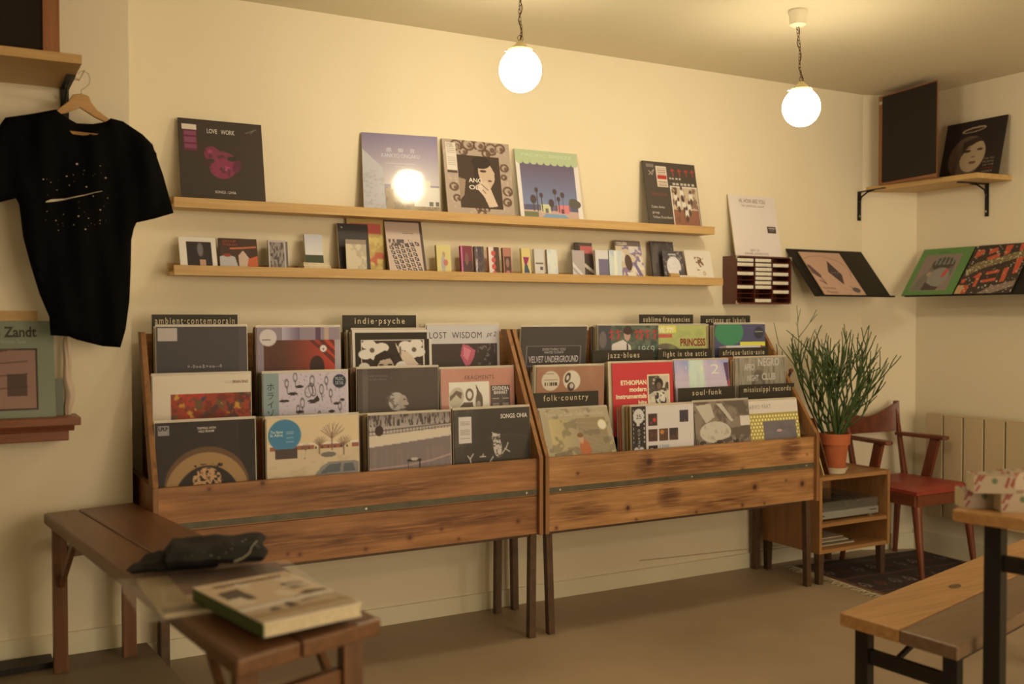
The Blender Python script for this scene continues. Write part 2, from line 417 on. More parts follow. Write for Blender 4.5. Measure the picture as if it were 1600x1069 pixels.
# ================================================================= record bins
DP = -.53; ZT = .737; ZB = .442
def grain_canvas(n, mrows, c1, c2, seed, knots=(), dark=()):
    cv = Cv(c1, n, mrows)
    U, V = cv.U, cv.V
    base = vnoise(U, V, 3, 5, seed, 4); fine = vnoise(U, V, 20, 60, seed+5, 2); big = vnoise(U, V, 7, 3, seed+77, 3)
    wv = .5+.5*np.sin((V*10+base*7)*2.6)
    t = np.clip(.02+.62*base+.22*wv+.42*(fine-.5)+.8*(big-.5)+.1, 0, 1)[..., None]
    cv.I = np.array(c1, float)*(1-t)+np.array(c2, float)*t
    for u, v, r in knots:
        d = np.sqrt(((U-u)*cv.asp_r)**2+((V-v))**2) if hasattr(cv, 'asp_r') else np.sqrt(((U-u)*9.5)**2+(V-v)**2)
        cv.mask(np.clip(1-d/(r*2.2), 0, 1)*.6, (92, 46, 20)); cv.mask(np.clip((r-d)*16, 0, 1)*.95, (46, 22, 10))
    for u, v, ru, rv in dark:
        d = ((U-u)/ru)**2+((V-v)/rv)**2; cv.mask(np.clip(1-d, 0, 1)*.85*np.clip(vnoise(U, V, 14, 26, seed+9)*2.2-.55, 0, 1), (70, 34, 14))
    return cv
WOODREF = lin((205, 185, 140))
def bin_unit(x0, x1, label, seed, kn):
    t = thing('record_bin', label, 'record bin', ((x0+x1)/2, DP+.2, 0))
    kw = dict(world=True)
    pol = [(DP-.02, ZB-.004), (DP-.02, ZT+.006), (-.03, ZT+.006), (-.03, ZB-.004)]
    yk = at('x', B1, 797, 515)[1]; xl_ = x0+.018; ykl = yk
    if seed == 3: xl_ = at('y', -.05, 223, 600)[0]; ykl = at('x', x0, 219, 524)[1]
    pol2 = [(DP-.02, ZT+.0065), (yk, 1.245), (yk+.05, 1.245), (DP+.055, ZT+.0065)]
    for xa in (x0, x1-.018):
        MB().prism(pol, 'x', xa, xa+.018).build('side_panel', M_bin['z'], t, bevel=.0015, **kw)
        if xa == x0: pol2b = [(DP-.02, ZT+.0065), (ykl, 1.245), (ykl+.05, 1.245), (DP+.055, ZT+.0065)]
        pol2c = pol2
        if xa != x0 and seed == 11:
            yr = at('x', xa, 1188, 515)[1]; pol2c = [(DP-.02, ZT+.0065), (yr, 1.245), (yr+.05, 1.245), (DP+.055, ZT+.0065)]
        MB().prism(pol2b if xa == x0 else pol2c, 'x', xa, xa+.018).build('slanted_rail', M_bin['z'], t, bevel=.0015, **kw)
    MB().box(xl_, x1-.018, -.05, -.032, ZB, 1.235).build('back_panel', M_bin['x'], t, **kw)
    MB().box(x0+.018, x1-.018, DP+.02, -.05, ZB, ZB+.018).build('bottom_panel', M_bin['x'], t, **kw)
    W = x1-x0-.036
    for j, (za, zb_) in enumerate([(.592, ZT), (ZB, .590)]):
        cv = grain_canvas(420, 56, (104, 62, 28) if seed == 3 else (116, 74, 36), (162, 108, 58) if seed == 3 else (180, 128, 72), seed+j*31, kn[j][0], kn[j][1])
        mb = MB(); cv.sheet(W, zb_-za, 0, mb, WOODREF)
        mb.v = [(a+x0+.018, b+DP-.0002, c+za) for a, b, c in mb.v]
        board = MB().box(x0+.018, x1-.018, DP, DP+.02, za, zb_).build('front_board', M_bin['x'], t, **kw)
        mb.build('board_face', M_board, board, **kw)
    st = MB().box(x0+.018, x1-.018, DP-.004, DP-.0006, .596, .617).build('steel_strip', M_strip, t, **kw)
    for u in (.04, .5, .965):
        xx = x0+.018+W*u
        MB().tube([(xx, DP-.003, .607), (xx, DP-.0065, .607)], .0042, 10).build('screw', M_screw, st, **kw)
    for y, z in [(-.44+(DP+.53), .62), (-.235, .775), (-.055, .935)]:   # stepped record rests
        pass
    for y0, y1, z in [(DP+.02, DP+.145, .555), (DP+.145, DP+.275, .712), (DP+.275, -.05, .875)]:
        MB().box(xl_ if y1 > -.3 else x0+.018, x1-.018, y0, y1, z-.012, z).build('record_rest', M_bin['x'], t, **kw)
    return t
B0 = at('y', DP, 237, 765)[0]; B1 = at('y', DP, 845, 722)[0]; B2 = at('y', DP, 848.5, 722)[0]; B3 = at('y', DP, 1276, 685)[0]
kn = [[([(.24, .06, .07), (.115, .1, .05)], [(.5, .5, .3, .3)]), ([(.33, .82, .05), (.30, .78, .04), (.62, .72, .07), (.71, .6, .05), (.94, .62, .06), (.5, .88, .05), (.76, .9, .04)], [(.45, .55, .35, .25), (.2, .35, .12, .2), (.8, .4, .2, .25)])],
      [([(.345, .35, .12), (.70, .85, .07), (.97, .55, .03), (.1, .5, .05)], [(.5, .5, .2, .4), (.9, .3, .05, .5), (.33, .5, .04, .5)]), ([(.75, .4, .1), (.95, .45, .1), (.27, .6, .08), (.03, .92, .05), (.3, .95, .04), (.52, .95, .05), (.7, .9, .06), (.79, .93, .04), (.88, .3, .04)], [(.42, .4, .05, .5), (.12, .55, .1, .3), (.6, .7, .2, .2)])]]
u1 = bin_unit(B0, B1, 'long left record bin of honey pine with a grey steel strip, behind the dark bench', 3, kn[0])
u2 = bin_unit(B2, B3, 'long right record bin of knotty pine with a grey steel strip, beside the plant', 11, kn[1])
def leg(u, bx, by, tx, ty, ax=0):
    p = at('z', 0, bx, by); q = at('y', p[1]+ax, tx, ty); q[2] = ZB
    MB().bar((p[0], p[1], 0), (q[0], q[1], ZB), .028, .028, up=(0, 1, 0)).build('leg', M_leg, u, world=True)
    return p
leg(u1, 829.5, 996, 831, 842); leg(u1, 777, 958, 778, 848)
leg(u2, 860, 990, 855, 835); leg(u2, 804, 952, 802, 845)
leg(u2, 1261, 916, 1259, 795); leg(u2, 1181, 889, 1181, 797)
p = leg(u1, 253, 1036, 253, 985)
MB().bar((p[0], -.10, 0), (p[0], -.10, ZB), .028).build('leg', M_leg, u1, world=True)
for u, xa, xb in ((u1, p[0], 2.045), (u2, 2.13, 3.555)):
    for y in (-.434, -.10):
        MB().box(xa, xb if u is u1 else min(xb, B3-.02), y-.014, y+.014, ZB-.03, ZB-.001).build('leg_rail', M_leg, u, world=True)

# ----------------------------------------------------------------- cover paintings
def cover_A():
    c = Cv((74, 68, 62)); c.rect(.015, .012, .22, .155, (192, 178, 152))
    for i in range(7): c.rect(.03, .03+i*.018, .2, .034+i*.018, (140, 125, 110), .8)
    c.rect(.9, 0, 1, 1, (96, 84, 78), .5); c.text('\u2261-0oo\u0394=oo--0', .52, .465, .05, (200, 185, 160), 'c', space=1.3); return c
def cover_B():
    c = Cv((150, 132, 128)); c.fade(.3, 0, .5, .4, (190, 175, 170), (120, 100, 110), 'u'); c.rect(.8, 0, .86, .3, (190, 160, 130)); c.rect(.70, 0, .76, .3, (95, 70, 80))
    c.rect(.08, .15, .93, 1, (92, 56, 40)); c.fade(.3, .15, .93, 1, (95, 56, 40), (196, 66, 44), 'u')
    c.noise(5, 5, (80, 42, 30), .5, .2, 3, .7, (.08, .15, .8, 1))
    for k in range(3): c.poly([(.62+k*.12, .15), (.67+k*.12, .15), (.98, .42-k*.09), (.98, .5-k*.1)], (90, 35, 28), .8)
    c.ell(.71, .47, .09, .13, (58, 35, 28)); c.rect(.93, .15, 1, 1, (175, 160, 150)); c.ell(.79, .255, .042, .042, (225, 210, 180)); c.ell(.13, .12, .1, .1, (215, 200, 175)); c.rect(.06, .14, .16, .15, (50, 40, 40))
    c.text('+', .79, .285, .07, (60, 50, 45), 'c'); return c
def cover_C():
    c = Cv((215, 200, 165)); c.rect(.03, .03, .97, 1, (40, 30, 22)); c.rect(.10, .12, .90, 1, (215, 200, 165)); c.rect(.115, .135, .885, 1, (55, 40, 30))
    W = (226, 212, 178)
    for x, y in [(.25, .22), (.16, .30), (.30, .32), (.2, .18), (.36, .22)]: c.ell(x, y, .09, .06, W)
    for x, y in [(.72, .22), (.80, .18), (.83, .28), (.74, .3), (.66, .2)]: c.ell(x, y, .085, .06, W)
    c.ell(.24, .25, .03, .03, (110, 90, 70)); c.ell(.77, .25, .03, .03, (110, 90, 70)); c.ell(.14, .46, .07, .06, W); c.ell(.62, .46, .09, .07, W)
    c.ell(.39, .47, .125, .17, (45, 32, 24)); c.ell(.40, .50, .115, .17, (196, 172, 138)); c.poly([(.22, .52), (.27, .32), (.40, .25), (.54, .33), (.47, .35), (.34, .38), (.28, .48)], (45, 32, 24))
    c.poly([(.53, .16), (.6, .25), (.7, .28), (.83, .44), (.74, .5), (.62, .38), (.56, .26)], (214, 190, 152)); c.poly([(.74, .47), (.85, .43), (.885, .6), (.78, .6)], (130, 110, 88))
    c.ell(.35, .43, .03, .011, (50, 38, 30)); c.ell(.46, .43, .03, .011, (50, 38, 30)); c.noise(8, 8, (40, 30, 22), .6, .06, 5, .6, (.4, .13, .6, .4)); return c
def cover_D():
    c = Cv((200, 190, 168)); c.rect(.03, .24, .97, 1, (66, 54, 46)); c.noise(30, 20, (150, 140, 125), .62, .08, 8, .6, (.65, .24, .97, 1)); c.noise(4, 3, (90, 76, 66), .5, .2, 9, .5, (.03, .24, .6, 1))
    c.poly([(.48, .25), (.55, .26), (.66, .33), (.64, .42), (.58, .52), (.52, .53), (.45, .40)], (186, 92, 98)); c.poly([(.5, .28), (.6, .33), (.55, .46), (.49, .4)], (212, 126, 128))
    c.text('LOST  WISDOM', .03, .17, .115, (70, 62, 52), 'l', wide=.72, space=1.1); c.text('pt 2', .82, .15, .09, (70, 62, 52), shear=.3, wide=.14); return c
def cover_E():
    c = Cv((74, 66, 58)); c.rect(.08, .26, .92, .54, (120, 108, 95)); c.rect(.095, .272, .905, .525, (68, 60, 53)); G = (196, 182, 160)
    c.text('VELVET UNDERGROUND', .5, .485, .125, G, 'c', bold=.02, wide=.76); c.text('EVERYTHING YOU', .5, .325, .05, G, 'c', wide=.35); c.text('WANTED TO KNOW', .5, .365, .045, G, 'c', wide=.3); return c
def cover_F():
    c = Cv((74, 88, 68)); c.noise(16, 16, (110, 116, 88), .5, .15, 3, .7); c.noise(12, 12, (46, 60, 48), .55, .1, 4, .7); c.rect(0, 0, .2, 1, (62, 62, 64)); c.ell(.07, .2, .06, .12, (110, 95, 85))
    c.poly([(.22, .26), (.4, .2), (.52, .28), (.56, .42), (.2, .42)], (214, 200, 172)); c.ell(.47, .13, .055, .09, (190, 150, 118)); c.ell(.48, .07, .075, .06, (60, 40, 32)); c.ell(.3, .4, .1, .04, (150, 45, 35)); c.poly([(.46, .25), (.48, .25), (.49, .42), (.46, .42)], (40, 34, 34))
    R = (196, 52, 44)
    for k, x in enumerate([.2, .31, .62, .7, .8, .92]):
        c.line([(x, .06), (x+.02, .2)], .016, R); c.line([(x-.03, .1), (x+.05, .08)], .014, R); c.line([(x-.02, .17+.02*(k % 2)), (x+.04, .13)], .014, R)
    c.text('1969', .66, .40, .16, (180, 190, 160), 'l', bold=-.01, wide=.27); return c
def cover_G():
    c = Cv((176, 178, 96)); c.rect(0, 0, .45, .1, (216, 206, 90)); c.rect(.02, .12, .38, .18, (190, 90, 70)); c.ell(.25, .52, .34, .26, (110, 98, 74)); c.ell(.22, .44, .24, .1, (70, 62, 50)); c.ell(.13, .4, .09, .07, (222, 212, 180))
    c.text('PRINCESS', .98, .30, .15, (130, 36, 34), 'r', bold=.03, wide=.46); c.text('U WE 77!', .2, .1, .1, (240, 235, 180), 'c', bold=.03, wide=.4); c.noise(8, 8, (150, 160, 90), .5, .2, 2, .5); return c
def cover_H():
    c = Cv((78, 78, 100)); c.ell(.28, .12, .28, .2, (62, 132, 84)); c.rect(.5, .27, 1, .33, (222, 214, 70)); c.rect(.22, .32, .92, 1, (216, 205, 190)); c.poly([(.08, .34), (.22, .32), (.25, .6), (.1, .6)], (160, 135, 130)); c.rect(.90, .32, .93, 1, (190, 60, 50)); c.ell(.87, .13, .095, .095, (50, 52, 58)); c.text('La Jeunesse', .87, .12, .03, (220, 215, 200), 'c', wide=.15); return c
def cover_I():
    c = Cv((226, 208, 166)); c.rect(.175, .2, 1, 1, (160, 66, 42)); B = (.175, .2, 1, 1)
    c.noise(9, 9, (104, 84, 48), .52, .06, 2, .85, B); c.noise(10, 8, (74, 54, 46), .58, .05, 7, .8, B); c.noise(13, 12, (204, 150, 52), .68, .04, 12, .95, B); c.noise(9, 12, (120, 48, 36), .6, .05, 21, .8, B); c.noise(8, 8, (60, 70, 84), .7, .04, 33, .9, B); c.noise(15, 14, (196, 60, 44), .66, .04, 41, .9, B)
    c.text('LUX', .80, .1, .045, (190, 178, 150), 'r', space=1.2, wide=.07); c.text('BRIAN ENO', .97, .1, .045, (110, 50, 36), 'r', bold=.01, wide=.16); return c
def cover_J():
    c = Cv((206, 190, 182)); c.rect(0, 0, .18, 1, (142, 158, 144)); K = (50, 42, 42)
    for x, y, s in [(.27, .12, 1), (.37, .05, 1.1), (.57, .1, 1.3), (.68, .2, 1.2), (.74, .1, 1), (.79, .25, 1), (.45, .35, 1.2), (.4, .42, 1), (.9, .4, 1), (.65, .5, 1)]:
        c.ell(x, y, .022*s, .05*s, K, 1, 0, .006); c.line([(x, y+.05*s), (x+.01, y+.11*s)], .006, K)
    for x, y, w_ in [(.34, .24, .06), (.24, .32, .06), (.42, .16, .05), (.58, .33, .07), (.86, .37, .04), (.42, .45, .05), (.8, .46, .04), (.28, .52, .05), (.93, .33, .03)]: c.ell(x, y, w_, .016, K); 
    c.poly([(.52, .36), (.63, .27), (.66, .32), (.6, .36)], K); c.ell(.53, .22, .05, .07, K, 1, 10, .006); c.ell(.57, .2, .04, .08, K, 1, -15, .006); c.noise(60, 60, (120, 105, 100), .72, .03, 4, .6, (.2, .0, .98, 1))
    c.ell(.90, .11, .08, .08, (46, 52, 58)); c.text('MUSIC', .90, .10, .055, (190, 190, 180), 'c', wide=.1); c.text('DETAIL', .90, .15, .055, (190, 190, 180), 'c', wide=.1)
    for i, ch in enumerate('\u30db\u30e9\u30a4\u30be\u30f3'): c.text(ch, .045, .19+i*.1, .095, (50, 56, 54))
    return c
def cover_K():
    c = Cv((88, 76, 62)); c.rect(.06, 0, .12, 1, (120, 108, 92), .6); c.noise(3, 3, (76, 66, 56), .5, .2, 3, .6)
    c.ell(.47, .40, .10, .11, (188, 176, 150)); c.noise(26, 26, (110, 98, 82), .55, .08, 5, .8, None, Cv.ell(Cv((0, 0, 0)), .45, .38, .11, .11, (1, 1, 1)).I[..., 0])
    c.ell(.55, .41, .055, .085, (176, 160, 134)); c.poly([(.59, .39), (.63, .44), (.58, .46)], (176, 160, 134)); c.ell(.54, .58, .13, .07, (196, 186, 160)); c.ell(.57, .38, .018, .007, (60, 50, 42)); c.ell(.58, .46, .018, .007, (80, 55, 48)); c.text('SARA GOODALL', .12, .1, .035, (130, 118, 104)); c.text('POLLEN FIELDS', .12, .14, .035, (130, 118, 104)); return c
def cover_L():
    c = Cv((186, 126, 98)); c.rect(.10, .17, .65, .9, (226, 216, 186)); D = (98, 80, 58)
    c.ell(.2, .36, .1, .13, (190, 176, 140), 1, 20); c.poly([(.11, .35), (.2, .27), (.28, .3), (.26, .38), (.2, .32), (.12, .4)], D); c.ell(.38, .33, .055, .08, D, 1, 0, .022); c.poly([(.12, .6), (.3, .42), (.42, .42), (.45, .6), (.38, .6), (.36, .5), (.3, .6)], D); c.ell(.51, .42, .05, .12, D); c.poly([(.47, .2), (.52, .3), (.555, .42), (.48, .42)], D); c.ell(.5, .46, .03, .05, (170, 155, 125)); c.line([(.45, .6), (.49, .62), (.53, .6)], .012, D)
    c.rect(.67, .22, .945, .56, (78, 66, 58)); c.text('DEVENDRA', .81, .285, .07, (216, 200, 172), 'c', bold=.02, wide=.23); c.text('BANHART', .81, .335, .06, (216, 200, 172), 'c', bold=.02, wide=.19)
    for i in range(6): c.rect(.70, .39+i*.02, .79, .395+i*.02, (180, 165, 140)); c.rect(.83, .39+i*.02, .92, .395+i*.02, (180, 165, 140))
    c.text('FRAGMENTS', .32, .14, .075, (96, 66, 48), 'l', wide=.4, space=1.2); return c
def cover_M():
    c = Cv((160, 112, 78)); c.ell(.2, .185, .13, .13, (208, 192, 152)); c.ell(.51, .185, .125, .135, (216, 202, 164), 1, -35); K = (60, 44, 34)
    for i in range(14): c.rect(.11+i*.0135, .205, .117+i*.0135+.004*(i % 3 == 0), .25, K)
    c.rect(.1, .09, .25, .095, K, .5); c.rect(.1, .12, .3, .124, K, .5); c.rect(.1, .17, .3, .174, K, .5); c.ell(.45, .15, .04, .07, K, 1, 20, .02); c.ell(.5, .27, .055, .06, K); c.ell(.51, .26, .03, .035, (200, 180, 150)); c.noise(5, 5, (174, 128, 92), .55, .2, 3, .4); return c
def cover_N():
    c = Cv((200, 58, 56)); Y = (238, 214, 160); c.rect(.57, .17, .94, .68, Y); c.rect(.585, .185, .925, .67, (206, 192, 152)); B = (.585, .185, .925, .67)
    c.noise(10, 12, (70, 60, 46), .52, .05, 3, .9, B); c.ell(.76, .3, .07, .08, (50, 42, 34)); c.ell(.76, .33, .04, .05, (120, 95, 72)); c.poly([(.7, .42), (.84, .42), (.88, .62), (.7, .66)], (225, 212, 176)); c.noise(30, 26, (46, 38, 32), .52, .05, 9, .9, (.7, .42, .88, .66)); c.poly([(.585, .45), (.69, .4), (.68, .66), (.585, .66)], (220, 206, 166), .8)
    for i, (t, wd) in enumerate([('ETHIOPIAN', .42), ('modern', .28), ('instrumentals', .5), ('hits', .14)]): c.text(t, .55, .30+i*.093, .085, Y, 'r', bold=.045, wide=wd)
    return c
def cover_O():
    c = Cv((196, 178, 190)); c.noise(4, 3, (150, 156, 184), .45, .2, 3, .9, (0, 0, 1, .4)); c.fade(0, .3, 1, 1, (200, 186, 206), (222, 180, 190)); c.noise(3, 1, (204, 220, 222), .5, .15, 5, .9, (.25, 0, .8, 1)); c.poly([(.9, .04), (1, .04), (1, .45), (.97, .45)], (90, 60, 84)); c.poly([(.97, .3), (1, .3), (1, .9), (.98, .9)], (190, 50, 60)); c.text('2', .66, .2, .2, (220, 220, 224), 'l', wide=.15); c.noise(12, 5, (222, 222, 228), .62, .05, 8, .9, (.2, .03, .6, .15)); return c
def cover_P():
    c = Cv((150, 138, 108)); c.noise(60, 3, (108, 96, 74), .5, .15, 3, .7); c.noise(50, 2, (176, 164, 132), .6, .1, 6, .6); c.ell(.46, .36, .13, .18, (104, 92, 72)); c.ell(.46, .42, .08, .1, (130, 114, 90)); T = (190, 180, 150)
    c.text('AFRO', .18, .18, .13, T, 'l', bold=.03, wide=.2); c.text('NEGRO', .45, .12, .16, T, 'l', bold=.03, wide=.42); c.text('NIGHT', .24, .34, .12, T, 'l', bold=.03, wide=.22); c.text('CLUB', .52, .33, .14, T, 'l', bold=.03, wide=.27); return c
def cover_Q():
    c = Cv((50, 42, 36)); c.ell(.5, .70, .43, .43, (104, 76, 46)); c.ell(.5, .76, .42, .43, (164, 126, 74)); c.ell(.5, .90, .35, .43, (44, 36, 30)); c.ell(.5, .62, .145, .13, (196, 150, 96)); c.noise(34, 34, (40, 32, 26), .52, .05, 4, .95, (.34, .45, .66, .8)); c.ell(.93, .2, .1, .35, (38, 32, 28), .8)
    c.rect(.025, .03, .13, .13, (150, 142, 128)); c.text('LPLP', .03, .08, .05, (40, 36, 32), 'l', bold=.04, wide=.09); T = (205, 190, 160); c.text('TRIPPING WITH', .5, .085, .034, T, 'c', bold=.02, wide=.19); c.text('NILS FRAHM', .5, .118, .034, T, 'c', bold=.02, wide=.155); return c
def cover_R():
    c = Cv((222, 196, 142)); c.rect(0, .34, 1, 1, (212, 188, 140)); c.noise(6, 10, (190, 165, 118), .55, .2, 4, .5, (0, .36, 1, 1))
    for x0, x1 in [(.03, .12), (.27, .5), (.56, .82), (.92, 1)]: c.rect(x0, .31, x1, .36, (158, 96, 66)); c.rect(x0-.02, .285, x1+.02, .31, (228, 210, 170))
    for i in range(9): c.rect(.3+i*.07, .33, .32+i*.07, .355, (90, 70, 56))
    K = (120, 90, 66)
    for tx, ty, s in [(.7, .32, .27), (.56, .36, .14), (.83, .38, .16), (.4, .4, .1)]:
        c.line([(tx, ty+.06), (tx, ty-s*.5)], .012, K)
        for a in (-60, -40, -20, 5, 25, 45, 65): 
            k = math.radians(a); x2, y2 = tx+math.sin(k)*s*.5, ty-s*.35-math.cos(k)*s*.5; c.line([(tx, ty-s*.25), (x2, y2)], .007, K, .8); c.line([(tx+math.sin(k)*s*.2, ty-s*.42), (x2+.02, y2-.02)], .005, K, .6)
    c.ell(.19, .19, .175, .175, (70, 128, 146)); c.rect(0, .355, .4, .45, (212, 188, 140)); T = (196, 210, 200)
    for i in range(26): c.rect(.09+i*.009, .345, .0935+i*.009+.003*(i % 3 == 0), .45, (80, 66, 56))
    c.text('The Name', .04, .165, .045, T, 'l', bold=.02, wide=.13); c.text('Is Alive', .04, .20, .045, T, 'l', bold=.02, wide=.13)
    for i in range(6): c.rect(.2, .15+i*.022, .29, .155+i*.022, (160, 180, 176), .8)
    c.ell(.66, .43, .085, .03, (120, 112, 96)); c.poly([(.5, .66), (.58, .56), (.66, .515), (.95, .515), (1, .53), (1, .85), (.45, .85)], (142, 134, 116)); c.poly([(.6, .6), (.67, .54), (.8, .535), (.78, .63), (.56, .64)], (96, 100, 92)); c.poly([(.83, .54), (.93, .54), (.96, .63), (.82, .63)], (96, 100, 92)); c.poly([(.1, .72), (.5, .66), (1, .64), (1, 1), (.1, 1)], (150, 142, 122)); return c
def cover_S():
    c = Cv((196, 184, 160)); c.fade(0, 0, 1, .2, (140, 126, 110), (190, 176, 150)); c.noise(50, 12, (70, 58, 50), .5, .1, 4, .85, (0, 0, 1, .13)); c.line([(0, .19), (.4, .165), (1, .13)], .01, (80, 64, 52)); c.line([(0, .23), (.5, .2), (1, .16)], .006, (100, 84, 68))
    for i in range(26): c.line([(i*.04, .16), (i*.04, .22)], .005, (80, 64, 52))
    c.poly([(0, .24), (1, .18), (1, .27), (0, .36)], (216, 198, 158)); c.poly([(0, .37), (1, .28), (1, 1), (0, 1)], (132, 116, 102)); c.noise(40, 3, (150, 130, 112), .5, .2, 8, .5, (0, .4, 1, 1)); c.line([(0, .62), (.45, .6), (.75, .56), (1, .5)], .02, (196, 160, 140), .7); c.rect(.45, .53, .62, .555, (58, 48, 42)); c.ell(.54, .53, .045, .02, (190, 176, 150)); c.rect(.455, .55, .47, .64, (70, 58, 50)); c.rect(.6, .55, .615, .64, (70, 58, 50)); c.ell(.12, .18, .05, .06, (60, 46, 38)); return c
def cover_T():
    c = Cv((44, 36, 30)); W = (196, 184, 156); c.text('SONGS: OHIA', .965, .125, .075, (216, 202, 172), 'r', bold=.02, wide=.36); c.rect(.06, .085, .225, .40, (208, 196, 170))
    for i in range(12): c.rect(.08, .12+i*.02, .205, .126+i*.02, (140, 128, 110), .8)
    c.ell(.56, .47, .055, .13, W, 1, -6); c.ell(.535, .36, .05, .055, W); c.poly([(.49, .29), (.53, .31), (.5, .35)], W); c.poly([(.6, .31), (.55, .33), (.59, .36)], W); c.noise(40, 50, (60, 50, 42), .56, .06, 4, .8, (.49, .36, .63, .62)); c.ell(.515, .36, .012, .012, (40, 34, 28)); c.ell(.56, .36, .012, .012, (40, 34, 28))
    for P_ in [[(.62, .56), (.68, .48), (.70, .43)], [(.66, .5), (.72, .54)], [(.5, .59), (.45, .66), (.38, .68), (.15, .73)], [(.22, .7), (.2, .6), (.17, .56)], [(.2, .6), (.24, .54)], [(.33, .58), (.4, .58)], [(.36, .58), (.37, .55)]]: c.line(P_, .014, W)
    c.ell(.38, .70, .12, .03, W); c.line([(.45, .36), (.75, .32), (1, .38)], .012, (74, 60, 50), .7); return c
def cover_U():
    c = Cv((170, 154, 112), 150); c.rect(.1, .14, .93, 1, (146, 128, 88)); c.fade(.1, .14, .5, 1, (190, 170, 108), (160, 144, 104), 'u')
    for i in range(6): c.line([(.5, .2+i*.05), (.9, .22+i*.09)], .012, (150, 136, 110), .8)
    c.line([(.5, .16), (.93, .72)], .014, (146, 130, 100)); c.poly([(.1, .6), (.35, .55), (.4, 1), (.1, 1)], (132, 116, 86)); c.ell(.555, .56, .08, .13, (176, 96, 56)); c.ell(.52, .42, .035, .06, (190, 150, 110)); c.ell(.515, .37, .045, .03, (120, 84, 50)); c.poly([(.5, .66), (.62, .66), (.61, 1), (.5, 1)], (216, 204, 170)); c.noise(9, 9, (104, 92, 68), .6, .1, 5, .5)
    c.text('Townes Van Zandt - Delta Momma Blues', .5, .10, .075, (196, 182, 150), 'c', wide=.86); c.ell(.87, .24, .065, .07, (212, 198, 130)); c.ell(.87, .24, .05, .055, (222, 212, 170)); return c
def cover_V():
    c = Cv((214, 202, 176)); c.rect(0, 0, .22, 1, (52, 44, 38)); W = (206, 196, 172); c.ell(.11, .13, .085, .1, W); c.text('25', .11, .165, .08, (52, 44, 38), 'c', wide=.08); c.rect(.08, .22, .12, .26, W)
    for i, ch in enumerate('\u306e\u30b8\u30e3\u30ba\u30e2\u30fc\u30c9'): c.text(ch, .09, .34+i*.052, .05, W, 'l')
    for i in range(8): c.rect(.02, .04+i*.06, .035, .07+i*.06, W, .8); c.rect(.185, .04+i*.06, .2, .07+i*.06, W, .8)
    c.ell(.07, .62, .05, .08, W, 1, 0, .025); c.ell(.15, .62, .05, .08, W, 1, 0, .025)
    for x, y, k in [(.26, .10, (72, 50, 44)), (.26, .31, (84, 56, 42)), (.43, .31, (96, 66, 42)), (.60, .31, (62, 52, 48)), (.26, .53, (46, 38, 34)), (.77, .08, (64, 60, 62))]:
        c.rect(x, y, x+.145, y+.165, k); c.noise(26, 26, (150, 84, 54), .66, .08, int(x*50+y*7), .6, (x, y, x+.145, y+.165))
    c.ell(.36, .19, .025, .03, (205, 60, 45)); c.ell(.48, .36, .03, .03, (196, 130, 60)); c.rect(.29, .57, .33, .66, (206, 196, 172)); c.text('J Jazz:', .43, .57, .075, (110, 140, 145)); c.text('Deep Modern', .43, .615, .05, (196, 92, 60), 'l', wide=.34); c.text('Jazz from Japan', .43, .66, .05, (196, 92, 60), 'l', wide=.38)
    c.rect(.43, .86, .6, 1, (80, 70, 60)); return c
def cover_W():
    c = Cv((136, 120, 94)); c.noise(6, 7, (92, 76, 58), .45, .12, 3, .8); c.poly([(.03, .05), (.3, .03), (.36, .22), (.2, .3)], (190, 178, 144)); c.poly([(.4, .03), (.5, .03), (.7, .28), (.66, .3)], (190, 178, 144)); c.ell(.36, .43, .28, .15, (196, 184, 150)); c.noise(16, 16, (150, 138, 108), .55, .1, 6, .5, (.1, .28, .64, .58)); c.poly([(.2, .6), (.64, .5), (.66, .56), (.22, .66)], (92, 76, 58))
    for i in range(9): c.ell(.12+i*.1, .62+.1*((i*7) % 3)/2, .05, .06, (176, 162, 128)); c.ell(.12+i*.1, .57+.1*((i*7) % 3)/2, .055, .03, (70, 56, 44)); c.ell(.12+i*.1, .8+.1*((i*7) % 3)/2, .07, .12, (92, 78, 62))
    c.rect(.82, .22, 1, .36, (214, 200, 168)); c.noise(20, 20, (190, 178, 146), .66, .05, 12, .7, (0, .5, 1, 1)); return c
def cover_X():
    c = Cv((216, 202, 168), 170); c.text('ARVO P\u00c4RT', .06, .115, .085, (150, 140, 118), 'l', wide=.42, space=1.1); c.rect(0, .18, 1, 1, (168, 146, 62))
    for a in range(17):
        for b in range(17): c.ell((a+.5+.5*(b % 2))/17, .2+(b+.5)/20, .019, .019, (232, 216, 132))
    c.rect(.3, .30, .93, 1, (110, 101, 94)); c.noise(3, 5, (92, 86, 82), .5, .2, 3, .7, (.3, .30, .93, 1))
    for a in range(0, 180, 15): k = math.radians(a); c.line([(.6, .44), (.6+.28*math.cos(k), .44+.14*math.sin(k))], .006, (134, 124, 116), .6)
    c.ell(.6, .44, .05, .02, (190, 150, 130)); return c

LPW = .328
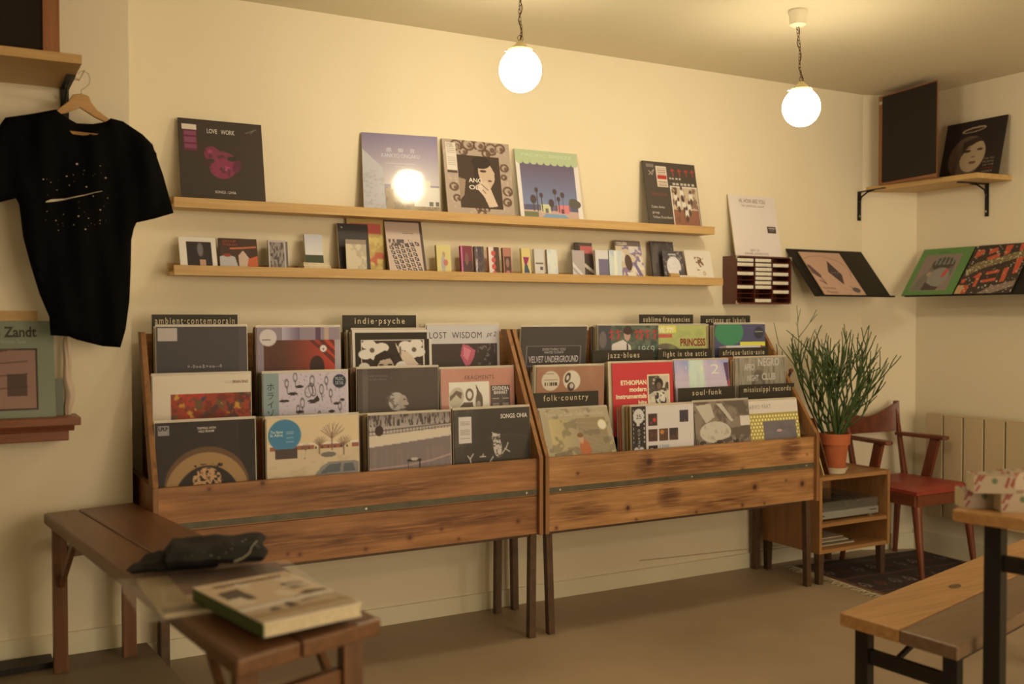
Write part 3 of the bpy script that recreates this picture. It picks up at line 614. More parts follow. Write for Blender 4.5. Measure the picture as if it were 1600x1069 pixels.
# (art, px left, px right or None, px y top, row, lean deg, label words, glossy)
ROWY = [DP+.05, DP+.18, DP+.305]
BINS = [
 (cover_A, 244, 383.6, 511, 2, 2, 'plain charcoal record cover with a pale sticker, at the far left of the back row', 0),
 (cover_B, 401, 531, 512, 2, 2, 'silver-bordered record cover with a red and brown picture and a round white sticker, back row', 0),
 (cover_C, 550, 674, 516, 2, 3, 'black bordered record cover with a woman among pale flowers, back row of the left bin', 0),
 (cover_D, 680, 791.6, 508, 2, 2, 'pale grey record cover with handwritten title above a pink tulip, back row', 0),
 (cover_E, 815.3, 917.3, 511, 2, -5, 'dark grey record cover with rounded poster lettering in the back row', 0),
 (cover_F, 935, 1028.6, 509, 2, 1, 'green record cover with a guitarist in a white shirt and red characters', 1),
 (cover_G, 1016, None, 509, 2, 3, 'yellow-green record cover with dark red comic lettering and a car, partly covered', 0),
 (cover_H, 1116.6, 1195, 507, 2, 1, 'blue record cover with a green blob, a yellow bar and a black round sticker', 1),
 (cover_I, 238, 391.5, 588, 1, 1, 'cream record cover with a red floral painting, middle row far left', 0),
 (cover_J, 410.8, 540, 584, 1, 2, 'pinkish record cover with ink doodles and a mint strip with Japanese characters', 0),
 (cover_K, 558.4, 684.4, 577, 1, 1, 'dark grey-brown record cover with a curly-haired person looking up, middle row', 0),
 (cover_L, 692.4, 806, 577, 1, 3, 'salmon record cover with a white panel of dark brush shapes and a black sticker', 1),
 (cover_M, 839, 946, 574, 1, -2, 'brown record cover with two round cream stickers, middle row of the right bin', 1),
 (cover_N, 956, 1050.5, 568, 1, 3, 'bright red record cover with bold cream title and a framed photo', 0),
 (cover_O, 1052.7, 1134, 564, 1, 6, 'pale blue and pink misty record cover marked 2', 1),
 (cover_P, 1150, 1229.5, 560, 1, 1, 'grey wood-grain record cover with big rough pale letters, middle row far right', 0),
 (cover_Q, 241.6, 397, 662, 0, 3, 'black record cover with a golden wooden arch, front row far left', 0),
 (cover_R, 416, 560, 655, 0, 2, 'snowy street record cover with a parked car and a blue round sticker', 0),
 (cover_S, 576, 704, 650, 0, 2, 'grey-brown record cover with a snowy lakeshore and a small dark table', 0),
 (cover_T, 717.4, 835, 641, 0, 2, 'black record cover with a white owl on a branch, in the front row', 1),
 (cover_U, 842, 949, 641, 0, 22, 'shiny wrapped olive record cover with a person in an orange jacket, leaning back', 2),
 (cover_V, 986.5, 1083, 636, 0, 2, 'white record cover with small square photos and a black strip down its left', 0),
 (cover_W, 1083, 1166, 629, 0, 7, 'black and white crowd photo record cover, front row of the right bin', 0),
 (cover_X, 1164, 1241, 628, 0, 9, 'white and gold dotted record cover with a grey square picture, front row far right', 1),
]
PAL = [(.6, .55, .45), (.55, .42, .3), (.05, .04, .035), (.35, .12, .06), (.65, .6, .5), (.3, .2, .13), (.12, .08, .05), (.5, .35, .15), (.22, .2, .12), (.7, .66, .58), (.4, .1, .06), (.15, .12, .1)]
short = lambda s: s.split(',')[0]
lpmesh = None
rnd = random.Random(8)
for i, (fn, pxl, pxr, pyt, row, lean, lab, gl) in enumerate(BINS):
    k = math.radians(lean); bottom_y = None
    yt = ROWY[row]+(.0 if lean < 12 else .10)
    yt = ROWY[row]+max(0, .318*math.sin(k)-.022)+(.018 if fn is cover_G else 0)
    P = at('y', yt, pxl, pyt); wd = LPW
    if pxr: wd = at('y', yt, pxr, pyt)[0]-P[0]
    wd = min(max(wd, .318), .336); h = .318
    lo_, hi_ = (B0+.0215, B1-.023) if i % 8 < 4 else (B2+.0215, B3-.023)
    P[0] = max(lo_, min(P[0], hi_-wd))
    zt = P[2]; bl = (P[0], yt-h*math.sin(k), zt-h*math.cos(k))
    M = frame_mtx(bl, (1, 0, 0), (0, math.sin(k), math.cos(k)))
    item('vinyl_record', lab, 'record', M, wd, h, .004, fn(), M_crink if gl == 2 else M_gloss if gl else M_print, body=PAL[(i*5) % len(PAL)], plastic=True)
    # records filed behind it
    n = 0 if lean > 12 else 6 if lean > 5 else 8 if row == 2 else 11
    y0 = bl[1]; lean_k = k
    for j in range(n):
        lean_k = lean_k*.72+math.radians(3)*.28
        y0b = y0+.0075+j*.0078
        jx = min(max(rnd.uniform(-.004, .005)-(.0016*j if fn in (cover_C, cover_F, cover_H, cover_K, cover_M, cover_P, cover_R, cover_S, cover_V) else 0), lo_-P[0]-.002), hi_-P[0]-.321); jz = rnd.uniform(-.012, .004)-(.012 if lean < 0 else 0)
        kk = k+rnd.uniform(-.003, .003)
        wh = j < 2 and fn in (cover_M, cover_N, cover_X, cover_T)
        if wh: jx = max(jx-.014, lo_-P[0]-.002) if fn in (cover_M, cover_N) else jx; jz = .008
        Mj = frame_mtx((bl[0]+jx+.002, y0b, bl[2]+jz), (1, 0, 0), (0, math.sin(kk), math.cos(kk)))
        if lpmesh is None:
            o = MB().box(0, .318, 0, .0042, 0, .318).build('filed_record', M_tint, None); lpmesh = o.data
            for vv in lpmesh.vertices: vv.co += Vector((.159, .0021, 0))
        else:
            o = bpy.data.objects.new('filed_record', lpmesh); COL.objects.link(o)
        o.matrix_basis = Mj; o.color = (*((.66, .6, .48) if wh else PAL[rnd.randrange(len(PAL))]), 1)
        kw_ = ' '.join(short(lab).replace(' record cover', ' cover').split()[:11]); kw_ = kw_[:-5] if kw_.endswith(' with') else kw_[:-4] if kw_.endswith(' and') else kw_[:-2] if kw_.endswith(' a') else kw_
        tag(o, 'record filed behind the '+kw_, 'record', 'records filed behind the '+kw_)

# ----------------------------------------------------------------- section cards
CARDS = [('ambient\u00b7contemporain', 237, 371, 491.5, DP+.40, 'far left above the charcoal cover', .93), ('indie\u00b7psyche', 535, 650, 492.5, DP+.40, 'above the cover with pale flowers', .68),
 ('sublime frequencies', 999, 1083, 491.5, DP+.40, 'above the yellow-green cover', .86), ('artistes et labels', 1095, 1172, 493, DP+.40, 'above the blue and green cover', .8),
 ('jazz\u00b7blues', 926, 1021, 548, DP+.272, 'between the guitarist cover and the red cover', .52), ('light in the attic', 1028, 1112, 546, DP+.272, 'above the misty pale blue cover', .8),
 ('afrique\u00b7latin\u00b7asie', 1123, 1200, 544, DP+.272, 'above the grey wood-grain cover', .84),
 ('folk\u00b7country', 832, 935, 615, DP+.166, 'on the brown cover with two round stickers', .68), ('soul\u00b7funk', 1060, 1148, 607, DP+.144, 'above the crowd photo cover', .52), ('mississippi records', 1156, 1241, 602, DP+.144, 'above the gold dotted cover at the right end', .86)]
for s, xl, xr, yt, yy, where, wd in CARDS:
    P = at('y', yy, xl, yt); Q = at('y', yy, xr, yt); W_ = Q[0]-P[0]; hh = .30
    t = thing('section_card', 'black section card lettered %s, %s' % (s.replace('\u00b7', ' '), where), 'section card', mtx=frame_mtx((P[0], yy-.006, P[2]-hh), (1, 0, 0), (0, .02, 1)), group='black section cards in the record bins')
    MB().box(0, W_, 0, .003, 0, hh).build('card', M_card, t)
    tv, tf = text_mesh(s, .012, 1.35); sx = W_*wd/tv[:, 0].max(); sz = .034
    q = [(a*sx+W_*(1-wd)/2, -.0006, b*sz+hh-.034) for a, b in tv]
    mb = MB().add(q, tf); mb.build('lettering', mat('card_lettering', (.62, .56, .44), .7), t)
    if s.startswith('artistes'):
        tv, tf = text_mesh('parisiens', .012, 1.35); MB().add([(a*sx+W_*.3, -.0006, b*sz+hh-.058) for a, b in tv], tf).build('lettering', MATS['card_lettering'], t)

# ================================================================= wall ledges
def ledge(z, xl, xr, label):
    t = thing('picture_ledge', label, 'shelf', ((xl+xr)/2, -.06, z-.04))
    MB().box(xl, xr, -.112, -.004, z-.036, z-.022).build('shelf_board', M_oak['x'], t, world=True)
    MB().box(xl, xr, -.124, -.112, z-.037, z).build('front_lip', M_oak['x'], t, world=True, bevel=.001)
    MB().box(xl+.0, xr-.03, -.014, 0, z-.022, z+.012).build('back_rail', M_oak['x'], t, world=True, bevel=.001)
S1 = 1.735; S2 = 1.487
ledge(S1, at('y', -.124, 272, 310)[0], at('y', -.124, 1117, 352)[0], 'upper long pale oak picture ledge holding five large records')
ledge(S2, at('y', -.124, 272, 417)[0], at('y', -.124, 1130, 432)[0], 'lower long pale oak picture ledge holding cassettes and small books')
def lean_item(name, label, cat, zs, px_l, px_r, py_tl, cv, mt, yb=-.085, yt=None, th=.006, body=(.6, .55, .45), wreal=None, group=None, partname='cover', bodyname='sleeve_body', xpx=None, yaw=0):
    P = at('y', yb, px_l, xpx or 400); Q = at('y', yb, px_r, xpx or 400)
    wd = wreal or Q[0]-P[0]
    z0 = zs-.021
    # height: point on the ray through the top-left pixel, leaning to yt
    if yt is None: yt = -.018
    T = at('y', yt, px_l, py_tl); h = math.hypot(T[2]-z0, yt-yb)
    M = frame_mtx((P[0], yb, z0), (1, -yaw, 0), (0, yt-yb, T[2]-z0))
    return item(name, label, cat, M, wd, h, th, cv, mt, body=body, group=group, partname=partname, bodyname=bodyname)

def art_heart():
    c = Cv((58, 46, 34), 130); c.text('LOVE   WORK', .50, .155, .075, (206, 192, 160), 'c', bold=.01, wide=.33); c.text('SONGS : OHIA', .52, .855, .045, (196, 182, 150), 'c', bold=.01, wide=.25)
    c.ell(.385, .40, .1, .09, (120, 46, 66), 1, 20); c.ell(.50, .46, .16, .1, (122, 52, 62)); c.ell(.50, .56, .155, .12, (132, 48, 70)); c.ell(.54, .56, .05, .03, (170, 70, 100)); c.ell(.67, .53, .05, .08, (96, 40, 54), 1, 20); c.ell(.36, .48, .05, .025, (58, 46, 34)); c.ell(.62, .44, .06, .03, (52, 44, 32)); c.noise(14, 14, (74, 40, 44), .62, .08, 4, .7, (.28, .32, .75, .72)); c.ell(.36, .37, .03, .02, (160, 60, 90))
    c.rect(.04, .065, .21, .125, (214, 196, 158)); c.rect(.055, .135, .215, .37, (104, 36, 56))
    for i in range(13): c.rect(.065, .15+i*.017, .2, .156+i*.017, (170, 110, 120), .7)
    c.line([(.8, .12), (.93, .07)], .006, (150, 140, 110)); c.line([(.86, .12), (.9, .08)], .006, (150, 140, 110)); return c
def art_kanyo():
    c = Cv((132, 118, 128), 130); c.fade(0, 0, 1, .62, (116, 100, 120), (190, 176, 156)); c.poly([(0, .2), (.26, .42), (.29, 1), (0, 1)], (176, 170, 156)); c.noise(20, 40, (150, 140, 124), .55, .1, 4, .5, (0, .45, .28, 1))
    c.rect(.29, .66, 1, 1, (146, 120, 78)); c.noise(14, 14, (104, 84, 56), .5, .1, 6, .7, (.29, .66, 1, 1)); c.rect(.66, .64, 1, .88, (206, 196, 164)); c.rect(.36, .62, .56, .68, (190, 178, 146)); c.rect(.68, .56, .88, .65, (200, 188, 156)); c.rect(.7, .58, .74, .64, (110, 96, 80)); c.rect(.86, .82, .91, .87, (80, 66, 56)); c.rect(.94, .82, .99, .87, (80, 66, 56))
    for i in range(24): c.rect(.03+i*.0095, .94, .0345+i*.0095+.003*(i % 3 == 0), 1, (70, 58, 50))
    T = (200, 190, 176); c.text('\u611f\u3000\u5fa1\u3000\u97f3', .5, .22, .06, T, 'c', wide=.38); c.text('KANKYO ONGAKU', .5, .29, .07, T, 'c', wide=.5); c.rect(.25, .325, .75, .33, T, .7); c.rect(.3, .36, .7, .364, T, .7); c.rect(.42, .40, .54, .404, T, .7); return c
def art_angel():
    c = Cv((172, 150, 118), 130); D = (92, 66, 44)
    for x, y, rx in [(.2, .07, .09), (.38, .05, .1), (.55, .05, .1), (.72, .09, .1), (.86, .07, .08), (.30, .14, .07), (.64, .15, .07), (.9, .32, .07), (.88, .44, .05), (.92, .62, .08), (.9, .76, .07), (.1, .34, .04), (.12, .6, .07), (.15, .74, .06), (.45, .86, .05), (.58, .86, .05), (.5, .93, .07), (.62, .98, .05), (.4, .98, .05)]:
        c.ell(x, y, rx, rx*.8, D, .9, 0, .03); c.ell(x+.02, y+.01, rx*.4, rx*.35, D, .8)
    c.noise(26, 26, (200, 176, 140), .66, .05, 5, .6)
    c.rect(.2, .19, .83, .86, (66, 48, 34)); SK = (196, 166, 126); c.poly([(.5, .24), (.66, .26), (.74, .4), (.73, .5), (.66, .6), (.52, .5), (.48, .36)], SK); c.ell(.55, .27, .14, .08, (50, 36, 26)); c.poly([(.44, .24), (.5, .22), (.5, .5), (.42, .56)], (50, 36, 26)); c.ell(.57, .38, .05, .016, (70, 46, 32)); c.poly([(.46, .56), (.54, .52), (.62, .5), (.66, .6), (.75, .82), (.62, .84), (.55, .7), (.47, .62)], (206, 178, 138)); c.poly([(.2, .48), (.3, .5), (.26, .7), (.2, .76)], (150, 124, 92)); c.line([(.5, .58), (.58, .66)], .012, (120, 90, 62)); c.line([(.53, .55), (.62, .62)], .012, (120, 90, 62)); c.ell(.66, .5, .03, .014, (110, 60, 44))
    c.text('ANG', .34, .53, .075, (222, 204, 166), 'l', bold=.02, wide=.2); c.text('OLS', .34, .62, .075, (222, 204, 166), 'l', bold=.02, wide=.2); c.rect(.04, .04, .19, .39, (216, 200, 164)); c.rect(.04, .395, .19, .43, (80, 60, 44))
    for i in range(10): c.rect(.055, .12+i*.022, .175, .126+i*.022, (150, 134, 106), .7)
    c.text('ANGEL', .05, .075, .035, D, 'l', wide=.1); c.text('OLSEN', .05, .105, .035, D, 'l', wide=.1); return c
def art_pool():
    c = Cv((222, 208, 178), 130); c.rect(.06, .15, .93, .97, (108, 94, 104)); c.fade(.06, .2, .93, .75, (104, 88, 96), (120, 130, 146)); c.rect(0, 0, 1, .15, (176, 184, 128))
    for i in range(9): c.ell(.06+i*.11, .155, .055, .045, (176, 184, 128))
    c.noise(9, 5, (70, 84, 92), .5, .1, 4, .6, (.06, .76, .93, .86)); c.poly([(.06, .83), (.93, .83), (.93, .97), (.06, .97)], (190, 156, 130)); c.poly([(.4, .87), (.7, .87), (.82, .97), (.28, .97)], (120, 150, 160)); c.rect(.06, .85, .28, .92, (110, 112, 70)); c.rect(.33, .74, .48, .86, (196, 190, 134)); c.rect(.6, .74, .78, .86, (208, 122, 112)); c.rect(.65, .8, .7, .86, (110, 60, 60)); c.rect(.4, .8, .44, .86, (110, 100, 80))
    for x, y, r in [(.22, .68, .06), (.28, .55, .035), (.35, .62, .035), (.5, .72, .055), (.57, .56, .04), (.62, .66, .035), (.69, .6, .04)]: c.ell(x, y, r*.8, r, (78, 62, 54)); c.rect(x-.005, y, x+.005, .84, (78, 62, 54))
    c.ell(.88, .72, .1, .06, (92, 84, 66)); c.ell(.86, .68, .07, .04, (92, 84, 66)); c.text('PACIFIC BREEZE', .5, .09, .06, (196, 204, 150), 'c', wide=.8); return c
def art_yellow():
    c = Cv((72, 60, 46), 120); c.rect(.475, .345, .985, .97, (218, 204, 170)); c.rect(.49, .36, .975, .955, (190, 166, 124)); c.rect(.49, .7, .975, .955, (140, 90, 62)); B = (.49, .36, .975, .955); c.noise(14, 14, (110, 76, 52), .55, .08, 4, .7, B)
    for x, y in [(.56, .53), (.68, .45), (.85, .5), (.7, .63), (.8, .66), (.6, .62), (.74, .75)]: c.ell(x, y, .035, .08, (214, 200, 164)); c.ell(x, y-.08, .02, .03, (70, 46, 34)); c.ell(x, y+.07, .025, .05, (80, 56, 42))
    c.poly([(.5, .36), (.6, .36), (.6, .46)], (100, 76, 56)); c.rect(.24, .06, .44, .37, (208, 190, 152)); c.rect(.255, .2, .43, .255, (176, 48, 38))
    for y in (.09, .115, .15, .18, .29, .32, .34): c.rect(.26, y, .42, y+.01, (150, 110, 80), .8)
    R = (180, 62, 44)
    for x in (.55, .68, .81, .93): c.line([(x, .1), (x+.01, .19)], .014, R); c.line([(x-.03, .12), (x+.04, .11)], .012, R); c.ell(x, .1, .022, .015, R, 1, 0, .009)
    T = (206, 190, 154)
    for x in (.48, .53, .6, .66): c.rect(x, .225, x+.035, .245, T, .9)
    for x in (.53, .6, .68, .75, .82, .9): c.rect(x, .3, x+.045, .325, T, .9)
    c.text('Yellow Duck', .1, .5, .06, (140, 64, 46), 'l', wide=.3); c.text('Duke Amin', .08, .69, .05, T, 'l', wide=.24); c.text('group', .08, .77, .05, T, 'l', wide=.13); c.text('Yellow Duck Band', .08, .84, .05, T, 'l', wide=.36); c.rect(.06, .04, .2, .09, (120, 106, 84)); c.line([(.1, .2), (.2, .12), (.16, .2), (.1, .14)], .008, T); return c
def art_hi():
    c = Cv((222, 204, 172), 100); K = (92, 76, 60); c.text('HI, HOW ARE YOU', .5, .12, .10, K, 'c', bold=.0, wide=.56); c.text('THE UNFINISHED ALBUM', .5, .185, .05, K, 'c', bold=-.01, wide=.5)
    c.rect(.76, .5, .95, .6, (66, 54, 44)); c.rect(.79, .515, .92, .53, (170, 155, 130)); c.rect(.8, .56, .9, .57, (150, 135, 110)); c.text('SEPT 83', .42, .92, .05, K, 'c', bold=-.01, wide=.2); c.text('DANIEL JOHNSTON', .45, .975, .055, K, 'c', bold=-.01, wide=.5); return c
lean_item('vinyl_record', 'black record cover with a magenta heart shape, leftmost on the upper ledge', 'record', S1, 284, 416, 184, art_heart(), M_print, body=(.08, .03, .03), xpx=316)
lean_item('vinyl_record', 'mauve sky record cover with white buildings, reflecting the lamp, on the upper ledge', 'record', S1, 569, 682, 207, art_kanyo(), M_wrap, xpx=326, yb=-.06, yt=-.012, yaw=.15)
lean_item('vinyl_record', 'brown record cover with a hand over a face in an ornate frame', 'record', S1, 701, 806, 217, art_angel(), M_print, body=(.35, .28, .2), xpx=330, th=.012)
lean_item('vinyl_record', 'record cover with a green awning above palm trees and a pool, on the upper ledge', 'record', S1, 815, 913, 233, art_pool(), M_print, body=(.7, .65, .55), xpx=337)
lean_item('vinyl_record', 'black record cover with red script and a sepia group photo, rightmost on the upper ledge', 'record', S1, 1016, 1098, 252, art_yellow(), M_gloss, body=(.1, .09, .07), xpx=346)

# ----------------------------------------------------------------- lower ledge items
def solid(c, n=30): return Cv(c, n)
def a1(): return Cv((228, 214, 178), 50).rect(.2, .14, .86, .93, (52, 44, 40)).ell(.56, .36, .08, .2, (120, 110, 100)).rect(.54, .66, .70, .93, (196, 150, 112))
def a2():
    c = Cv((72, 48, 34), 60); c.text('GROUP', .1, .12, .09, (170, 80, 55), 'l', wide=.35); c.text('THERAPY', .1, .22, .09, (170, 80, 55), 'l', wide=.4); c.line([(.3, .3), (.6, .28), (.95, .24)], .05, (196, 110, 66)); c.poly([(0, .55), (.2, .48), (.4, .55), (.5, 1), (0, 1)], (186, 176, 158)); c.poly([(.5, .5), (.62, .35), (.78, .6), (.7, .85), (.5, .9)], (200, 172, 138)); c.poly([(.75, .6), (1, .5), (1, 1), (.66, 1)], (196, 96, 52)); c.ell(.2, .5, .1, .05, (150, 60, 45)); return c
def a3(): return Cv((186, 172, 146), 40).rect(.08, .06, .92, .94, (150, 136, 116)).noise(9, 9, (84, 70, 60), .5, .08, 4, .9, (.08, .06, .92, .94))
def a4(): return Cv((206, 196, 172), 30).rect(0, .73, 1, 1, (60, 66, 40)).fade(0, 0, 1, .7, (190, 184, 168), (216, 206, 180))
def a5(): return Cv((60, 54, 48), 40).poly([(.1, .09), (.17, .09), (.13, .05)], (200, 190, 170))
def a6(): return Cv((206, 188, 142), 50).noise(5, 5, (176, 160, 120), .5, .1, 4, .8).rect(0, 0, 1, .12, (150, 130, 100))
def a7(): return Cv((190, 158, 84), 50).rect(.1, .1, .9, .26, (196, 92, 72)).noise(6, 8, (216, 190, 100), .5, .1, 3, .8, (0, .3, 1, 1)).noise(5, 6, (190, 84, 60), .62, .08, 9, .8, (0, .6, 1, 1))
def a8():
    c = Cv((198, 172, 140), 90); c.rect(0, 0, 1, .10, (92, 74, 60)); c.rect(.93, 0, 1, 1, (84, 68, 56)); 
    for i in range(7):
        for j in range(6):
            x = .05+j*.14+.03*i; y = .5+i*.08-j*.015
            if x < .78: c.poly([(x, y), (x+.11, y+.015), (x+.14, y+.075), (x+.03, y+.06)], (76, 62, 54)); c.poly([(x+.03, y+.02), (x+.08, y+.025), (x+.09, y+.05), (x+.05, y+.045)], (190, 170, 140))
    c.noise(20, 12, (84, 70, 60), .5, .08, 4, .9, (.05, .40, .7, .5)); c.rect(.45, .28, .75, .29, (120, 100, 80)); return c
L2 = 'on the lower ledge'
def li(nm, lab, cat, xl, xr, yt_, cv, mt=M_print, **k): return lean_item(nm, lab, cat, S2, xl, xr, yt_, cv, mt, **{**dict(xpx=418, th=.008, partname='printed_front', bodyname='body'), **k})
li('compact_disc', 'white framed disc sleeve with a small dark picture, leftmost on the lower ledge', 'compact disc', 283, 341, 370, a1(), body=(.75, .7, .6), yb=-.09, yt=-.04)
li('compact_disc', 'dark disc sleeve with orange figures and white shirts '+L2, 'compact disc', 345, 405, 372, a2(), body=(.1, .08, .06), yb=-.09, yt=-.05)
li('cassette', 'grey scribbled cassette standing left of the stack of little books', 'cassette', 421, 448, 375, a3(), body=(.5, .45, .4), th=.016, yb=-.09, yt=-.07)
li('cassette', 'dark cassette edge standing behind the grey scribbled cassette', 'cassette', 427, 451, 377, solid((110, 100, 88)), body=(.3, .28, .25), th=.012, yb=-.06, yt=-.045)
zz = S2-.0215
for i in range(4):
    x0 = at('y', -.10, 473+[0, -1, 2, 1][i], 410)[0]; x1 = at('y', -.10, 517+[1, 0, 0, -2][i], 410)[0]
    tt = thing('booklet', ['cream booklet at the bottom of the small stack', 'cream booklet second from the bottom of the small stack', 'cream booklet second from the top of the small stack', 'topmost cream booklet under the white and green card'][i]+' '+L2, 'booklet', ((x0+x1)/2, -.07, zz), 'booklets stacked on the lower ledge')
    MB().box(x0, x1, -.102, -.03, zz+.0012, zz+.0095).build('pages', M_page, tt, world=True); 
    MB().box(x0-.001, x1+.001, -.1025, -.029, zz, zz+.0012).build('booklet_cover', M_white, tt, world=True); MB().box(x0-.001, x1+.001, -.1025, -.029, zz+.0095, zz+.0107).build('booklet_cover', M_white, tt, world=True); zz += .011
lean_item('card', 'white card with a dark green foot standing on the stack of booklets', 'card', zz+.021, 478, 506, 366, a4(), M_print, yb=-.07, yt=-.045, th=.012, xpx=400, partname='printed_front', bodyname='body', body=(.6, .55, .45))
li('book', 'black book with a small white mark, behind the translucent packet', 'book', 532, 580, 349, a5(), body=(.7, .65, .55), yb=-.07, yt=-.03, th=.01)
li('paper_packet', 'translucent glassine packet leaning on the black book', 'packet', 542, 574, 374, a6(), body=(.6, .55, .4), yb=-.10, yt=-.084, th=.004)
li('magazine', 'red and yellow magazine in a bag, behind the black book', 'magazine', 545, 603, 340, a7(), body=(.5, .4, .2), yb=-.045, yt=-.018, th=.006)
li('book', 'tall taupe book with a dark top edge and city blocks '+L2, 'book', 610, 668, 337, a8(), body=(.25, .18, .13), yb=-.095, yt=-.02, th=.016)
def cs(base, items, n=36):
    c = Cv(base, n)
    for it in items: getattr(c, it[0])(*it[1:])
    return c
CS = [(684, 706, 383, cs((208, 190, 112), [('ell', .5, .3, .1, .1, (170, 140, 110)), ('ell', .45, .6, .15, .28, (170, 160, 140)), ('ell', .62, .55, .16, .1, (190, 110, 90))]), (.55, .45, .15), 'yellow cassette with a pale standing figure, first of the cassettes'),
 (722, 740, 384, cs((120, 40, 52), [('rect', 0, .5, 1, 1, (76, 44, 46)), ('rect', 0, 0, .14, 1, (196, 96, 130)), ('ell', .5, .42, .15, .2, (120, 80, 70))]), (.3, .04, .05), 'dark red cassette with a pink spine'),
 (743.5, 758, 385, cs((96, 76, 62), [('rect', .1, 0, .3, 1, (196, 180, 160)), ('noise', 6, 8, (60, 50, 60), .5, .1, 4, .8)]), (.2, .14, .1), 'dark cassette with a pale stripe beside the dark red one'),
 (765.5, 782, 386, cs((216, 200, 170), [('rect', .5, 0, 1, 1, (84, 60, 44)), ('ell', .45, .2, .2, .09, (196, 84, 66)), ('ell', .45, .42, .2, .09, (196, 84, 66)), ('ell', .45, .64, .2, .09, (196, 84, 66)), ('ell', .5, .86, .2, .09, (196, 84, 66))]), (.55, .16, .08), 'cassette half white half brown with orange shapes'),
 (788, 801, 387, cs((176, 116, 88), [('rect', .12, .28, .9, 1, (84, 60, 48)), ('ell', .5, .9, .3, .15, (200, 110, 90)), ('ell', .5, .5, .2, .15, (150, 110, 84))]), (.2, .12, .07), 'small brown cassette with a pinkish top'),
 (817, 831, 388, cs((214, 190, 110), [('poly', [(.15, .28), (.85, .28), (.55, .55), (.3, .55)], (150, 40, 80)), ('poly', [(.3, .55), (.6, .55), (.85, .82), (.2, .82)], (70, 80, 86))]), (.6, .5, .2), 'yellow cassette with a magenta and teal hourglass'),
 (837, 852, 389, cs((206, 194, 166), [('rect', .1, .45, .9, .5, (110, 96, 84)), ('rect', .55, .6, .85, .72, (90, 76, 66))]), (.6, .55, .48), 'cream cassette with grey marks'),
 (857, 873, 390, cs((216, 212, 204), [('noise', 4, 4, (190, 196, 206), .5, .1, 3, .7)]), (.35, .3, .25), 'silvery white cassette, last of the middle cassettes'),
 (896, 915, 391, cs((176, 160, 140), [('poly', [(0, .4), (1, .9), (1, 1), (0, .55)], (214, 204, 184)), ('poly', [(0, .65), (.7, 1), (0, 1)], (206, 196, 176))]), (.4, .36, .3), 'grey cassette with white diagonals before a red and black sleeve'),
 (932, 952, 391, cs((214, 204, 178), [('rect', .25, .3, 1, .9, (116, 106, 116))]), (.6, .55, .48), 'white cassette with a grey block'),
 (953.5, 973, 391, cs((206, 208, 214), [('noise', 3, 2, (176, 186, 204), .5, .1, 3, .7), ('rect', .4, 0, .6, 1, (228, 228, 226))]), (.4, .42, .45), 'silver cassette leaning before the comic zine')]
for i, (a, b, t_, cv, body, lab) in enumerate(CS):
    li('cassette', lab+' '+L2, 'cassette', a, b, t_, cv, M_gloss if i in (1, 2, 7, 10) else M_print, body=body, th=.016, yb=-.095, yt=-.078-(.004 if i > 7 else 0), group='cassettes on the lower ledge')
li('compact_disc', 'red and black sleeve behind the grey striped cassette', 'compact disc', 903, 930, 379, cs((84, 66, 54), [('rect', 0, 0, .2, .3, (60, 50, 44)), ('rect', .3, .1, 1, .3, (190, 96, 84)), ('poly', [(.1, .4), (1, .75), (1, .85), (.1, .5)], (206, 190, 150)), ('rect', .4, .86, .9, .95, (170, 50, 44))], 40), body=(.1, .08, .06), yb=-.06, yt=-.03)
cz = cs((206, 184, 138), [('noise', 5, 7, (130, 110, 130), .5, .06, 4, .9), ('noise', 5, 6, (220, 206, 170), .58, .05, 9, .9), ('ell', .42, .55, .14, .2, (86, 66, 50)), ('poly', [(.3, .8), (.6, .78), (.65, .98), (.4, 1)], (222, 206, 170)), ('poly', [(.68, .5), (.98, .95), (.85, 1), (.62, .6)], (120, 104, 128)), ('rect', 0, 0, 1, .14, (116, 98, 78))], 70)
cz.text('COLLEEN', .06, .11, .1, (216, 200, 160), 'l', bold=.03, wide=.4)
li('zine', 'tall comic zine with a grey header '+L2, 'zine', 970, 1010, 376, cz, body=(.5, .45, .35), yb=-.085, yt=-.03, th=.004)
li('compact_disc', 'black sleeve with faint grey streaks, behind the skull card', 'compact disc', 1022, 1058, 377, cs((76, 66, 56), [('noise', 8, 3, (106, 92, 78), .55, .1, 4, .7), ('noise', 12, 12, (206, 196, 170), .6, .04, 6, .9, (.82, 0, 1, .2))], 40), body=(.08, .07, .06), yb=-.065, yt=-.03)
sk = cs((80, 72, 66), [('ell', .5, .52, .34, .34, (216, 206, 182)), ('ell', .78, .72, .07, .1, (80, 72, 66)), ('rect', .3, .1, .65, .12, (190, 180, 160)), ('noise', 14, 14, (190, 180, 156), .6, .08, 5, .5)], 50)
li('card', 'dark grey card with a round white skull drawing '+L2, 'card', 1040, 1072, 392, sk, body=(.1, .09, .08), yb=-.10, yt=-.07, th=.005)
kx = cs((222, 206, 166), [('noise', 16, 16, (120, 84, 50), .55, .03, 4, 1, (.35, .22, .68, .62)), ('ell', .66, .72, .05, .06, (170, 130, 60), 1, 0, .02)], 50)
li('card', 'cream card with a small knotted drawing, rightmost on the lower ledge', 'card', 1076, 1117, 391, kx, body=(.7, .62, .45), yb=-.09, yt=-.05, th=.004)
p0 = at('y', -.12, 1048, 428); p1 = at('y', -.12, 1061, 428); p2 = at('y', -.12, 1089, 428)
tag(MB().box(p0[0], p1[0], -.121, -.103, S2, S2+.018).build('wooden_block', M_oak['x'], bevel=.003), 'small tan wooden block on the front lip before the skull card', 'block')
tag(MB().box(p1[0]+.004, p2[0], -.121, -.104, S2, S2+.009).build('eraser', M_white, bevel=.002), 'small white stick lying on the lip beside the wooden block', 'stick')

